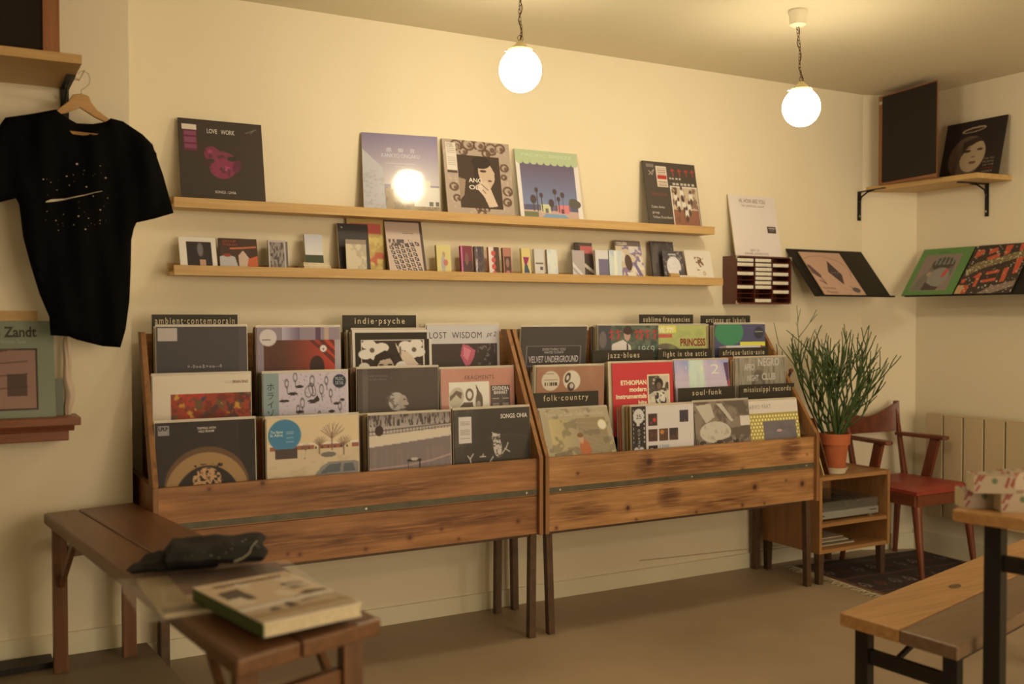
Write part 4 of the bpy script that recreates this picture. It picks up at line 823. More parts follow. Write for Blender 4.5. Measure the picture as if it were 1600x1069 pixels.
# ================================================================= cassette rack
RX0 = at('y', -.10, 1150, 398)[0]; RX1 = at('y', -.10, 1236.5, 402)[0]; RZ1 = at('y', -.10, 1150, 399)[2]; RZ0 = at('y', -.10, 1155, 475)[2]
rk = thing('cassette_rack', 'mahogany wall rack of small slots holding cassettes, right of the ledges', 'rack', ((RX0+RX1)/2, -.05, RZ0))
fr = MB(); fr.box(RX0, RX1, -.004, 0, RZ0, RZ1); fr.build('back_panel', M_rack, rk, world=True)
for a in (RX0, RX1-.008): MB().box(a, a+.008, -.10, -.004, RZ0, RZ1).build('side_panel', M_rack, rk, world=True)
for a in (RZ0, RZ1-.008): MB().box(RX0+.008, RX1-.008, -.10, -.004, a, a+.008).build('end_panel', M_rack, rk, world=True)
cw = (RX1-RX0-.016)/3; rh = (RZ1-RZ0-.016)/10
for j in (1, 2): MB().box(RX0+.008+cw*j-.002, RX0+.008+cw*j+.002, -.098, -.004, RZ0+.008, RZ1-.008).build('divider', M_rack, rk, world=True)
for j in range(3):
    for i in range(1, 10): MB().box(RX0+.008+cw*j+.002, RX0+.008+cw*(j+1)-.002, -.092, -.004, RZ0+.008+rh*i-.0012, RZ0+.008+rh*i+.0012).build('slot_shelf', M_rack, rk, world=True)
for a in (RX0, RX1):
    for b in (RZ0, RZ1):
        s1 = 1 if a == RX0 else -1; s2 = 1 if b == RZ0 else -1
        q = [(a-s1*.001, b-s2*.001), (a+s1*.016, b-s2*.001), (a+s1*.016, b+s2*.006), (a+s1*.006, b+s2*.006), (a+s1*.006, b+s2*.016), (a-s1*.001, b+s2*.016)]
        MB().prism(q, 'y', -.103, -.1005).build('corner_plate', M_screw, rk, world=True)
for col, rows in enumerate([[0, 1, 3, 6], [0, 1, 2, 3, 4, 5, 6, 9], [1, 3, 5, 7]]):
    for r_ in rows:
        z = RZ1-.008-rh*(r_+1)+.0014; x = RX0+.008+cw*col+.004+random.uniform(0, .004)
        t = thing('cassette', 'pale cassette case in the %s column of the wall rack, slot %s from the top' % (['left', 'middle', 'right'][col], ['one', 'two', 'three', 'four', 'five', 'six', 'seven', 'eight', 'nine', 'ten'][r_]), 'cassette', (x, -.05, z), 'cassettes in the wall rack')
        MB().box(x, x+cw-.012, -.096, -.03, z, z+rh-.006).build('case', M_cass, t, world=True, bevel=.001)
        MB().box(x+.012, x+cw-.028, -.0965, -.0962, z+.004, z+rh-.010).build('spine_label', M_white, t, world=True)
lean_item('vinyl_record', 'cream record cover with thin handwriting, standing on top of the cassette rack', 'record', RZ1+.0215, 1150, 1222, 305, art_hi(), M_print, yb=-.075, yt=-.012, xpx=398, body=(.7, .6, .4))

# ================================================================= slanted metal displays
def quad_item(name, label, cat, P00, P10, P01, th, cv, mt, group=None, body=(.5, .45, .4), grow=(0, 0), **k):
    P00, P10, P01 = map(np.array, (P00, P10, P01)); w_ = np.linalg.norm(P10-P00); z = P01-P00; x = (P10-P00)/w_; z = z-x*np.dot(z, x); h_ = np.linalg.norm(z)
    return item(name, label, cat, frame_mtx(P00, x, z), w_, h_, th, cv, mt, body=body, group=group, **k)
# on the main wall
za, zb_ = at('y', -.21, 1271, 462), at('y', -.21, 1390, 464); ztl = at('y', -.02, 1234, 388)
mz0 = (za[2]+zb_[2])/2; mx0 = (za[0]+ztl[0])/2; mx1 = mx0+.56; mz1 = ztl[2]-.003
t = thing('record_display_ledge', 'black slanted metal display on the wall right of the cassette rack', 'display ledge', ((mx0+mx1)/2, -.1, mz0))
MB().prism([(-.21, mz0), (-.207, mz0-.002), (-.001, mz1), (-.004, mz1+.002)], 'x', mx0, mx1).build('back_sheet', M_black, t, world=True)
MB().prism([(-.21, mz0), (-.232, mz0+.0), (-.234, mz0+.006), (-.236, mz0+.006), (-.236, mz0-.003), (-.21, mz0-.003)], 'x', mx0, mx1).build('front_lip', M_black, t, world=True)
def art_pink():
    c = Cv((190, 150, 112), 90); c.line([(.03, .16), (.2, .1), (.5, .08), (.85, .2), (.98, .4), (.9, .6)], .008, (130, 96, 66)); c.poly([(.56, .2), (.72, .52), (.62, .76), (.42, .46)], (72, 56, 48)); c.poly([(.02, .3), (.1, .36), (.2, .55), (.16, .62), (.02, .5)], (96, 70, 60)); c.ell(.04, .34, .04, .04, (96, 70, 60)); c.line([(.17, .62), (.2, .75), (.1, .66)], .02, (70, 50, 44))
    c.line([(.5, .7), (.55, .85), (.75, .9)], .006, (150, 116, 84)); c.ell(.84, .88, .09, .06, (90, 76, 66)); c.poly([(.74, .78), (.8, .86), (.76, .9)], (90, 76, 66)); c.text('Homme', .06, .87, .09, (110, 80, 56), 'l', wide=.28); c.text('Maison', .1, .96, .09, (110, 80, 56), 'l', wide=.24); c.text('O W C', .47, .5, .045, (150, 130, 110), 'l', wide=.2); return c
sl = np.array([0, .206, mz1-mz0]); sl /= np.linalg.norm(sl); nrm = np.array([0, -sl[2], sl[1]])
bx = (at('y', -.214, 1284, 462)[0]+at('y', -.03, 1253, 399)[0])/2
P00 = np.array([bx, -.212, mz0+.001])+nrm*.006
quad_item('vinyl_record', 'tan-pink record cover with a dark diamond shape, on the black slanted display', 'record', P00, P00+np.array([.30, 0, 0]), P00+sl*.30, .004, art_pink(), M_print, body=(.4, .3, .2))
# on the right wall (runs along -y)
xb_, xt_ = BX-.19, BX-.02
g0 = at('x', xb_, 1425, 467); g1 = at('x', xb_, 1600, 455); gt = at('x', xt_, 1445, 391)
rz0 = (g0[2]+g1[2])/2; rz1 = gt[2]; ry0 = (g0[1]+gt[1])/2
t = thing('record_display_ledge', 'long black slanted metal display on the right wall', 'display ledge', (xb_, ry0-.5, rz0))
MB().prism([(xb_, rz0), (xb_+.003, rz0-.002), (BX-.001, rz1), (BX-.004, rz1+.002)], 'y', ry0-1.3, ry0).build('back_sheet', M_black, t, world=True)
MB().prism([(xb_, rz0), (xb_-.022, rz0), (xb_-.024, rz0+.006), (xb_-.026, rz0+.006), (xb_-.026, rz0-.003), (xb_, rz0-.003)], 'y', ry0-1.3, ry0).build('front_lip', M_black, t, world=True)
s2 = np.array([BX-.004-xb_, 0, rz1-rz0]); s2 /= np.linalg.norm(s2); n2 = np.array([-s2[2], 0, s2[0]])
def art_green():
    c = Cv((96, 132, 66), 90); c.rect(.12, .14, .84, .9, (140, 118, 96)); c.poly([(.12, .9), (.2, .62), (.36, .42), (.5, .9)], (118, 112, 88)); c.ell(.56, .5, .24, .3, (110, 106, 84)); c.ell(.55, .34, .22, .14, (76, 66, 50))
    for i in range(5): c.poly([(.38+i*.08, .2), (.41+i*.08, .2), (.42+i*.08, .36), (.37+i*.08, .36)], (120, 122, 100))
    c.ell(.56, .62, .2, .2, (140, 132, 108)); c.ell(.36, .55, .05, .05, (170, 140, 100)); c.ell(.66, .54, .035, .1, (200, 70, 62), 1, 15); c.poly([(.35, .72), (.5, .8), (.66, .84), (.62, .9), (.34, .9)], (78, 62, 48)); c.rect(.34, .08, .55, .1, (76, 110, 54)); return c
def art_red():
    c = Cv((60, 46, 34), 100); O_ = (192, 84, 50)
    for P_ in [[(.06, .12), (.14, .08), (.22, .12), (.16, .22), (.06, .26)], [(.28, .1), (.42, .06), (.44, .14), (.3, .2)], [(.3, .26), (.5, .18), (.52, .26), (.34, .34)], [(.55, .04), (.68, .02), (.66, .2), (.58, .24)], [(.8, .02), (.98, 0), (.9, .14), (.82, .16)], [(.2, .66), (.3, .56), (.34, .58), (.34, .86), (.28, .86), (.28, .68)], [(.42, .56), (.64, .52), (.64, .58), (.42, .62)], [(.4, .72), (.64, .68), (.64, .74), (.4, .78)], [(.7, .5), (.78, .48), (.8, .76), (.72, .78)], [(.84, .3), (.96, .28), (.96, .6), (.88, .62)], [(.02, .7), (.1, .68), (.1, .76), (.04, .78)]]: c.poly(P_, O_)
    c.poly([(.02, .5), (.16, .36), (.55, .26), (1, .12), (1, .26), (.55, .4), (.25, .5), (.06, .64)], (124, 104, 62)); c.noise(40, 40, (206, 190, 130), .62, .04, 3, .9, None, c.inside([(.02, .5), (.16, .36), (.55, .26), (1, .12), (1, .26), (.55, .4), (.25, .5), (.06, .64)]))
    c.poly([(.4, 1), (.6, .86), (1, .74), (1, .86), (.7, .98)], (140, 116, 90)); c.rect(0, .82, .12, .98, (196, 150, 92)); c.rect(.12, .82, .2, .98, (186, 84, 44)); c.noise(30, 30, (206, 196, 150), .72, .03, 8, .9); return c
yg = (at('x', xb_-.006, 1415, 467)[1]+at('x', BX-.05, 1431, 394)[1])/2; gw = .315
Pg = np.array([xb_-.004, yg, rz0+.001])+n2*.006
quad_item('vinyl_record', 'green bordered record cover with a grey figure in a striped hat', 'record', Pg, Pg+np.array([0, -gw, 0]), Pg+s2*.315, .004, art_green(), M_print, body=(.15, .3, .08))
Pr = Pg+np.array([0, -gw-.012, 0])
quad_item('vinyl_record', 'black record cover with orange cut-out shapes beside the green cover on the right wall', 'record', Pr, Pr+np.array([0, -gw, 0]), Pr+s2*.315, .004, art_red(), M_print, body=(.1, .08, .06))

# ================================================================= corner shelf, speaker, record (upper right)
zs = at('x', BX, 1423, 302.5)[2]; th = .026
f0 = at('z', zs, 1332, 303); f1 = at('z', zs, 1527, 277.5); e1 = at('z', zs, 1549, 281)
e1 = np.array([BX, e1[1]+(BX-e1[0])*.05, zs])
# back follows the chamfer
k0 = np.array([XC, 0]); kB = np.array([BX, BY])
pts = [(f0[0], f0[1]), (f1[0], f1[1]), (BX, f1[1]-.02), (BX, BY), (XC+.02, -.008)]
sh = thing('corner_shelf', 'pale oak corner shelf on black brackets, upper right', 'shelf', (4.4, -.4, zs))
MB().prism(pts[::-1], 'z', zs, zs+th).build('shelf_board', M_oak['y'], sh, world=True, bevel=.001)
def bracket(par, p, d, L, hgt, wd=.022):
    p = np.array(p, float); d = np.array([d[0], d[1], 0.]); d /= np.linalg.norm(d); s = np.array([-d[1], d[0], 0])
    b = MB(); b.bar(p+d*.0035, p+d*.0035-np.array([0, 0, hgt]), wd, .005, up=tuple(d)); 
    b.bar(p-np.array([0, 0, .003]), p+d*L-np.array([0, 0, .003]), wd, .005, up=(0, 0, 1))
    b.tube([p+d*.006-np.array([0, 0, hgt*.42]), p+d*.02-np.array([0, 0, hgt*.2]), p+d*L*.35-np.array([0, 0, .01]), p+d*L*.6-np.array([0, 0, .005])], .005, 6)
    o = b.build('bracket', M_black, par, world=True)
    for q in (.35, .85):
        c = p+d*.007-np.array([0, 0, hgt*q]); MB().tube([c, c+d*.003], .005, 10).build('screw', M_screw, o, world=True)
bx0 = at('y', -.008, 1344, 340)
bracket(sh, (XC-.03, -.002, zs), (-.15, -1), .2, .16)
yb1 = at('x', BX, 1543, 300)[1]
bracket(sh, (BX-.001, yb1, zs), (-1, .12), .2, .17)
# shelf back strip behind the left end
def speaker(label, M, w_, h_, d_, taper=0, gl=.012):
    t = thing('loudspeaker', label, 'speaker', mtx=M)
    MB().prism([(0, 0), (w_, 0), (w_-taper, d_), (taper*.2, d_)], 'z', 0, h_).build('cabinet', M_spk['z'], t, bevel=.002)
    MB().box(gl, w_-.004, -.012, -.0005, .010, h_-.010).build('grille', M_grille, t, bevel=.003, label='black cloth grille')
    return t
sz = zs+th
a = at('z', sz, 1372, 290); b = at('z', sz, 1464, 273.5)
dv = (b-a); wsp = np.linalg.norm(dv); tp = at('y', a[1], 1368, 151)
hsp = tp[2]-sz; dx = dv/wsp
# face turned into the room
dx[2] = 0
sp = speaker('tall wooden loudspeaker with black grille on the upper right corner shelf', frame_mtx((a[0], a[1], sz+.0005), dx, (0, 0, 1)), wsp, hsp, .13, taper=.13, gl=.04)
MB().box(.008, .034, -.0035, -.0008, hsp-.045, hsp-.03).build('badge', M_screw, sp)
def art_face():
    c = Cv((40, 30, 22), 90); c.ell(.48, .16, .2, .045, (176, 150, 104), 1, -6); c.ell(.48, .165, .165, .026, (62, 42, 30), 1, -6); SK = (178, 152, 104)
    c.ell(.42, .62, .30, .36, (96, 76, 52), 1, 12); c.ell(.52, .62, .20, .28, SK, 1, 12); c.poly([(.2, .9), (.26, .5), (.42, .32), (.54, .3), (.36, .5), (.3, .75), (.24, 1), (.1, 1)], (84, 66, 44)); c.poly([(.34, .36), (.6, .3), (.68, .38), (.6, .38), (.42, .46), (.34, .6)], (56, 40, 28)); c.ell(.42, .53, .06, .025, (60, 42, 30)); c.ell(.63, .52, .05, .02, (60, 42, 30)); c.line([(.36, .49), (.46, .47)], .012, (70, 50, 36)); c.ell(.53, .64, .035, .012, (120, 92, 62)); c.ell(.53, .74, .06, .022, (120, 84, 60)); c.ell(.53, .725, .055, .006, (80, 56, 42)); c.poly([(.2, 1), (.4, .92), (.7, .9), (.7, 1)], (46, 34, 26))
    for i in range(5): c.text(['THE TEN', 'POEMS', 'OF THE', 'MARBLE', 'INDEX'][i], .72, .72+i*.055, .045, [(150, 130, 96), (150, 130, 96), (150, 130, 96), (130, 44, 40), (150, 130, 96)][i], 'l', wide=.17)
    return c
a = at('z', sz, 1463, 275); 
q0 = at('x', BX-.10, 1466, 272); q1 = at('x', BX-.10, 1560, 262); q2 = at('x', BX-.02, 1470, 203)
Pn = np.array([BX-.10, q0[1], sz+.001]); wn = abs(q1[1]-q0[1])
quad_item('vinyl_record', 'black and white record cover with a face under a halo, leaning right of the loudspeaker', 'record', Pn, Pn+np.array([0, -max(.315, wn), 0]), Pn+np.array([.075, 0, .305]), .004, art_face(), M_print, body=(.05, .04, .03))

# ================================================================= upper-left shelf, speaker, hanger, shirt
zl = at('y', PY, 125, 141)[2]
fl = at('z', zl, 128, 100)
sl_ = thing('wall_shelf', 'pale wood wall shelf with a black bracket at the upper left', 'shelf', (0, -.45, zl))
MB().box(-.9, fl[0], fl[1], PY, zl, zl+.027).build('shelf_board', M_oak['x'], sl_, world=True, bevel=.001)
bxl = at('y', PY-.01, 101, 150)[0]
bracket(sl_, (bxl, PY-.0005, zl), (0, -1), .22, .2, .026)
rx = at('y', fl[1]+.03, 93, 75)[0]
speaker('large loudspeaker with black grille and brown wooden frame on the upper left shelf', frame_mtx((rx-.32, fl[1]+.045, zl+.028), (1, 0, 0), (0, 0, 1)), .32, .42, .2)
# brown side strip of the left speaker front frame
MB().box(rx-.045, rx+.0003, fl[1]+.026, fl[1]+.0445, zl+.028, zl+.448).build('front_trim', M_spk['z'], bpy.data.objects['loudspeaker.001'], world=True, label='reddish wooden front edge')

SY = -.43
def sp_(px, py, y=SY): return at('y', y, px, py)
hg = thing('coat_hanger', 'pale wooden coat hanger with a wire hook carrying the black shirt', 'hanger', sp_(127, 150))
out = [(88, 172), (88, 180), (104, 176), (125, 168), (148, 183), (171, 194), (174, 188), (152, 172), (143, 160), (139, 150), (127, 146), (114, 147), (107, 158)]
fr_ = [sp_(a_, b_, SY-.007) for a_, b_ in out]; bk = [p+np.array([0, .014, 0]) for p in fr_]
MB().hexa(fr_, bk).build('shoulder_bar', M_hang['x'], hg, world=True, bevel=.003)
hk = [sp_(127, 147), sp_(127.5, 140), sp_(133, 137), sp_(139, 132), sp_(141, 124), sp_(138, 115), sp_(131, 110.5), sp_(126, 111), sp_(122, 116)]
hk = [p+np.array([0, .0, 0]) for p in hk]
MB().tube(hk, .0016, 6).build('hook', M_screw, hg, world=True, smooth=True, label='thin chrome wire hook')
MB().tube([np.array([hk[6][0], SY-.02, hk[6][2]-.003]), np.array([hk[6][0], PY, hk[6][2]-.003])], .0025, 6).build('wall_hook', M_screw, None)
bpy.data.objects['wall_hook']; tag(bpy.data.objects['wall_hook'], 'thin metal rod on the wall behind the hanger hook', 'hook')
# shirt: outline filled with a grid, inflated
outl = [(88, 171), (104, 184), (120, 193), (145, 194), (163, 191), (173, 185), (192, 190), (222, 210), (238, 226), (255, 275), (271, 333), (240, 342), (213, 348), (209, 357), (205, 375), (204, 420), (202, 470), (196, 515), (188, 543), (160, 541), (120, 531), (108, 526), (79, 524), (77, 495), (62, 460), (48, 415), (36, 370), (30, 320), (25, 310), (0, 316), (-22, 322), (-30, 290), (-18, 230), (2, 192), (8, 184), (50, 178)]
def shirt_mesh():
    from mathutils.geometry import tessellate_polygon
    P = np.array(outl, float)
    # dense outline
    D = []
    for i in range(len(P)):
        a_, b_ = P[i], P[(i+1) % len(P)]; n_ = max(1, int(np.hypot(*(b_-a_))/9))
        for j in range(n_): D.append(a_+(b_-a_)*j/n_)
    D = np.array(D)
    import bmesh
    bm = bmesh.new(); g = 7
    x0_, x1_ = int(D[:, 0].min())-g, int(D[:, 0].max())+g; y0_, y1_ = int(D[:, 1].min())-g, int(D[:, 1].max())+g
    # interior grid points kept away from the outline + delaunay
    from mathutils.geometry import delaunay_2d_cdt
    pin = []
    for yy in range(y0_, y1_, g):
        for xx in range(x0_, x1_, g):
            x2_ = xx+(g/2 if (yy//g) % 2 else 0)
            if np.min(np.hypot(D[:, 0]-x2_, D[:, 1]-yy)) < g*.7: continue
            ins = False
            for i in range(len(P)):
                (xa, ya), (xc, yc) = P[i], P[(i+1) % len(P)]
                if (ya > yy) != (yc > yy) and x2_ < (xc-xa)*(yy-ya)/(yc-ya)+xa: ins = not ins
            if ins: pin.append((x2_, yy))
    allp = [Vector((float(a_), float(b_))) for a_, b_ in list(D)+pin]; nD = len(D)
    r_ = delaunay_2d_cdt(allp, [(i, (i+1) % nD) for i in range(nD)], [], 1, 1e-6)
    vs_, fs_ = r_[0], r_[2]
    rs = np.random.RandomState(3)
    front = []; back = []; dist = []
    for v in vs_:
        d = np.min(np.hypot(D[:, 0]-v[0], D[:, 1]-v[1])); dist.append(d)
        fold = .010*math.sin(v[0]*.075+v[1]*.012)+.006*math.sin(v[0]*.16-v[1]*.02+2)+.004*math.sin(v[0]*.03+v[1]*.05)
        e = min(1, d/22); bul = .028*math.sqrt(e)
        front.append(sp_(v[0], v[1])+np.array([0, -.004-bul-fold*e, 0])); back.append(sp_(v[0], v[1])+np.array([0, .004+.012*e, 0]))
    n = len(vs_); fs = [list(f) for f in fs_]
    F2 = [f for f in fs]+[[i+n for i in f][::-1] for f in fs]
    from collections import Counter
    ec = Counter();
    for f in fs:
        for i in range(len(f)): ec[frozenset((f[i], f[(i+1) % len(f)]))] += 1
    for f in fs:
        for i in range(len(f)):
            a_, b_ = f[i], f[(i+1) % len(f)]
            if ec[frozenset((a_, b_))] == 1: F2.append([b_, a_, a_+n, b_+n])
    return front+back, F2
sv, sf = shirt_mesh()
ts = thing('t_shirt', 'black short-sleeved shirt printed with a white comet and stars, hanging at the left', 't-shirt', sp_(130, 190))
mb = MB(); mb.add(sv, sf); mb.build('shirt_body', M_cloth, ts, world=True, smooth=True)
M_ink = mat('pale_shirt_ink', (.5, .46, .38), .8); M_ink2 = mat('dim_shirt_ink', (.18, .16, .14), .8)
def on_shirt(px, py):
    v = (px, py); D = np.array(outl, float); e = 1
    fold = .010*math.sin(v[0]*.075+v[1]*.012)+.006*math.sin(v[0]*.16-v[1]*.02+2)+.004*math.sin(v[0]*.03+v[1]*.05)
    return sp_(px, py)+np.array([0, -.004-.028-fold*e-.003, 0])
st = MB(); K = [(70, 317.5, .8), (78, 315.5, 2.0), (88, 314, 1.8), (100, 312.5, 1.1), (115, 310, .9), (130, 307, .7), (145, 303.5, .5), (157, 301, .3)]
top_ = [on_shirt(x, y-r) for x, y, r in K]; bot = [on_shirt(x, y+r) for x, y, r in K]; n_ = len(K)
st.add(top_+bot, [[i, i+n_, i+1+n_, i+1] for i in range(n_-1)]); st.build('comet_print', M_ink, ts, world=True, label='white comet print')
sr = MB(); rg = random.Random(5)
stars = [(119, 258, 3), (103, 277, 2), (66, 283, 1.8), (163, 280, 2.2), (133, 294, 2), (107, 291, 1.2), (78, 287, 1.3), (88, 298, 1.3), (154, 330, 2), (120, 340, 2), (136, 343, 1.3), (86, 346, 1.5), (131, 360, 2), (113, 353, 1.2), (90, 361, 1.2), (154, 346, 1.3), (154, 262, 1.2), (143, 309, 1.4), (166, 311, 1.2), (72, 332, 1.2), (113, 275, 1), (130, 268, 1), (154, 351, 1), (98, 336, 1)]+[(rg.uniform(70, 165), rg.uniform(262, 358), .55) for _ in range(20)]
for x, y, r in stars:
    q = [on_shirt(x, y)+np.array([math.cos(a_)*r*.0013, 0, math.sin(a_)*r*.0011]) for a_ in np.linspace(0, 2*math.pi, 7)[:-1]]; sr.add(q, [list(range(6))])
sr.build('star_print', M_ink, ts, world=True)
cn = [on_shirt(x, y)+np.array([0, -.001, 0]) for x, y in [(107, 207), (125, 209), (151, 213), (148, 214.5), (128, 214), (112, 212)]]
MB().add(cn, [[5, 4, 3, 2, 1, 0]]).build('neck_label', M_hang['x'], ts, world=True, label='tan glimpse inside the neckline')

# ================================================================= mantel shelf, record and cloth (left)
yf = -.45; e_ = at('y', yf, 127, 672)
zt_ = at('y', yf, 120, 652)[2]; xm = e_[0]
mn = thing('mantel_shelf', 'dark red-brown moulded wooden shelf below the hanging shirt', 'shelf', (0, -.37, zt_-.08))
MB().box(-.9, xm, yf, PY, zt_-.026, zt_).build('top_board', M_man['x'], mn, world=True, bevel=.003)
MB().prism([(yf+.012, zt_-.026), (yf+.03, zt_-.045), (PY, zt_-.045), (PY, zt_-.026)], 'x', -.9, xm-.018).build('moulding', M_man['x'], mn, world=True)
MB().box(-.9, xm-.032, yf+.045, PY, zt_-.078, zt_-.045).build('apron', M_man['x'], mn, world=True, bevel=.003)
def art_zandt():
    c = Cv((128, 132, 98), 110); c.text('Van Zandt', .84, .165, .15, (62, 52, 36), 'r', bold=.025, wide=.52); c.text('Live at the Old Quarter, Houston, Texas', .74, .235, .06, (160, 158, 124), 'r', bold=.01, wide=.6)
    c.rect(.1, .29, .84, .92, (60, 46, 36)); c.rect(.12, .305, .82, .905, (150, 112, 88)); B = (.12, .285, .745, .865)
    c.rect(.36, .36, .44, .82, (84, 64, 50)); c.rect(.3, .34, .34, .86, (176, 136, 108)); c.rect(.56, .55, .745, .78, (84, 64, 50)); 
    for y in (.42, .55, .68): c.line([(.46, y+.02), (.745, y)], .008, (70, 52, 40))
    c.poly([(.12, .3), (.3, .34), (.3, .86), (.12, .86)], (70, 54, 44)); c.poly([(.12, .3), (.7, .285), (.3, .36)], (96, 72, 56)); return c
za_ = zt_+.0005
M = frame_mtx((at('y', -.40, 88, 655)[0]-.315, -.395, za_), (1, 0, 0), (0, .07, .31))
item('vinyl_record', 'sage green record cover with a window photo and dark serif name, on the mantel shelf', 'record', M, .315, .315, .004, art_zandt(), M_print, body=(.3, .32, .2))
x_ = at('y', -.33, 98, 640)[0]
item('vinyl_record', 'darker green record sleeve peeking out behind the sage green cover', 'record', frame_mtx((x_-.315, -.36, za_), (1, 0, 0), (0, .01, .2)), .315, .12, .004, solid((112, 112, 84)), M_print, body=(.3, .3, .2))
tag(MB().box(-.2, at('y', -.312, 58, 490)[0], PY-.014, PY-.001, at('y', -.31, 58, 505)[2]-.0, at('y', -.31, 58, 486)[2]).build('wood_batten', M_oak['x']), 'pale wooden batten on the wall above the green record', 'batten')
pl_ = MB()
cl = [(103, 524, .010), (104, 545, .012), (106, 565, .011), (104, 585, .012), (106, 600, .015), (110, 613, .017), (109, 625, .015), (105, 637, .012), (105, 646, .010), (106, 652, .011)]
pl_.tube([at('y', -.345+.004*math.sin(i*1.7), x, y) for i, (x, y, r) in enumerate(cl)], [r for _, _, r in cl], 16)
for k, v_ in enumerate(pl_.v):
    ang_ = (k % 16)/16*2*math.pi; f_ = .0028*math.sin(ang_*4+(k//16)*.9); pl_.v[k] = (v_[0]+f_*math.cos(ang_), v_[1]+f_*math.sin(ang_), v_[2])
o = pl_.build('hanging_cloth', mat('pale_cloth', (.55, .45, .38), .7), smooth=True)
ss_ = o.modifiers.new('sub', 'SUBSURF'); ss_.levels = 1; ss_.render_levels = 2
tag(o, 'pale twisted cloth standing beside the green record on the mantel shelf', 'cloth')

# ================================================================= left bench
bz = .67; tb = .035
L0 = at('z', bz, 68, 802); L1 = at('z', bz, 209, 785); L2_ = at('z', bz, 596, 966); L3 = at('z', bz, 370, 1033)
L0[1] = min(L0[1], PY-.03); 
bn = thing('low_bench', 'dark wooden bench with square legs on the platform, holding a book and folded shirt', 'bench', (.5, -1.2, PZ))
mid0 = L0+(L1-L0)*.36; mid3 = L3+(L2_-L3)*.42
for q in ([L0, mid0-np.array([.0015, 0, 0]), mid3-np.array([.0015, 0, 0]), L3], [mid0+np.array([.0015, 0, 0]), L1, L2_, mid3+np.array([.0015, 0, 0])]):
    lo = [(p[0], p[1], bz-tb) for p in q]; hi = [(p[0], p[1], bz) for p in q]
    MB().hexa(lo[::-1], hi[::-1]).build('top_plank', M_bench['y'], bn, world=True, bevel=.006)
def lerp2(a_, b_):
    p = L0+(L3-L0)*b_; q = L1+(L2_-L1)*b_; return p+(q-p)*a_
c_ = {}
for nm, a_, b_ in (('fl', .12, .035), ('fr', .88, .03), ('nl', .14, .955), ('nr', .86, .965)):
    p = lerp2(a_, b_); c_[nm] = p
    MB().bar((p[0], p[1], PZ), (p[0], p[1], bz-tb), .042, .042, up=(0, 1, 0)).build('leg', M_bench['z'], bn, world=True, bevel=.002)
for a_, b_, z in (('fl', 'fr', bz-.12), ('nl', 'nr', bz-.12), ('fl', 'nl', bz-.1), ('fr', 'nr', bz-.1)):
    if a_[0] != b_[0] : continue
    MB().bar((c_[a_][0]+.0211, c_[a_][1], z), (c_[b_][0]-.0211, c_[b_][1], z), .022, .035).build('cross_rail', M_bench['x'], bn, world=True)
for s_ in ('l', 'r'):
    p, q = c_['n'+s_], c_['f'+s_]; d = (q-p)/np.linalg.norm(q-p)
    for P_, D_ in ((p, d), (q, -d)):
        MB().bar((P_+D_*.02)+np.array([0, 0, -.22]), (P_+D_*.22)+np.array([0, 0, -tb-.002]), .014, .02).build('brace', M_bench['y'], bn, world=True)

# book on the bench
tz = bz+.043
B_ = [at('z', tz, 377, 905), at('z', tz, 518, 888), at('z', tz, 566, 941), at('z', tz, 411, 974)]
bx_ = B_[0]; w_b = np.linalg.norm(B_[2]-B_[3]); h_b = np.linalg.norm(B_[0]-B_[3])
xd = (B_[2]-B_[3])/w_b; yd = B_[0]-B_[3]; yd = yd-xd*np.dot(yd, xd); h_b = np.linalg.norm(yd); yd /= h_b
bo = thing('magazine_book', 'thick cream magazine with a green spine lying on the near end of the dark bench', 'book', mtx=frame_mtx((B_[3][0], B_[3][1], bz+.0145), xd, (0, 0, 1)))
# local frame: x along xd, y away, z up
MB().box(.003, w_b-.002, .002, h_b-.002, .0015, .0265).build('pages', M_page, bo, bevel=.001)
MB().box(0, .003, 0, h_b, 0, .0264).build('spine', M_pgreen, bo, label='green spine')
MB().box(.003, w_b, 0, h_b, 0, .0015).build('back_cover', M_white, bo)
def art_mag():
    c = Cv((206, 176, 128), 90); c.text('apartamento', .5, .13, .12, (120, 92, 62), 'c', bold=.02, wide=.72); c.rect(.0, .62, 1, 1, (186, 160, 116)); c.poly([(.08, .25), (.3, .22), (.32, .5), (.06, .52)], (96, 80, 58)); c.poly([(.05, .44), (.2, .42), (.25, .6), (.03, .6)], (216, 194, 150)); c.ell(.82, .32, .12, .06, (110, 90, 62)); c.ell(.8, .42, .14, .03, (130, 106, 76)); c.poly([(.6, .62), (.8, .52), (.98, .56), (.95, .68), (.6, .74)], (110, 86, 56)); c.poly([(0, .66), (1, .6), (1, .68), (0, .74)], (216, 198, 160)); c.ell(.28, .8, .05, .05, (90, 78, 60)); c.ell(.46, .78, .05, .08, (84, 66, 50)); c.poly([(0, .82), (1, .8), (1, .88), (0, .92)], (166, 136, 90)); c.noise(5, 4, (226, 206, 164), .6, .1, 4, .6); return c
mbk = art_mag().sheet(w_b, h_b, 0); mbk.v = [(a_, c1, .0292-b1) for a_, b1, c1 in mbk.v]
MB().box(0, w_b, 0, h_b, .0266, .0288).build('front_cover_board', M_white, bo)
mbk.build('front_cover', M_matte, bo)
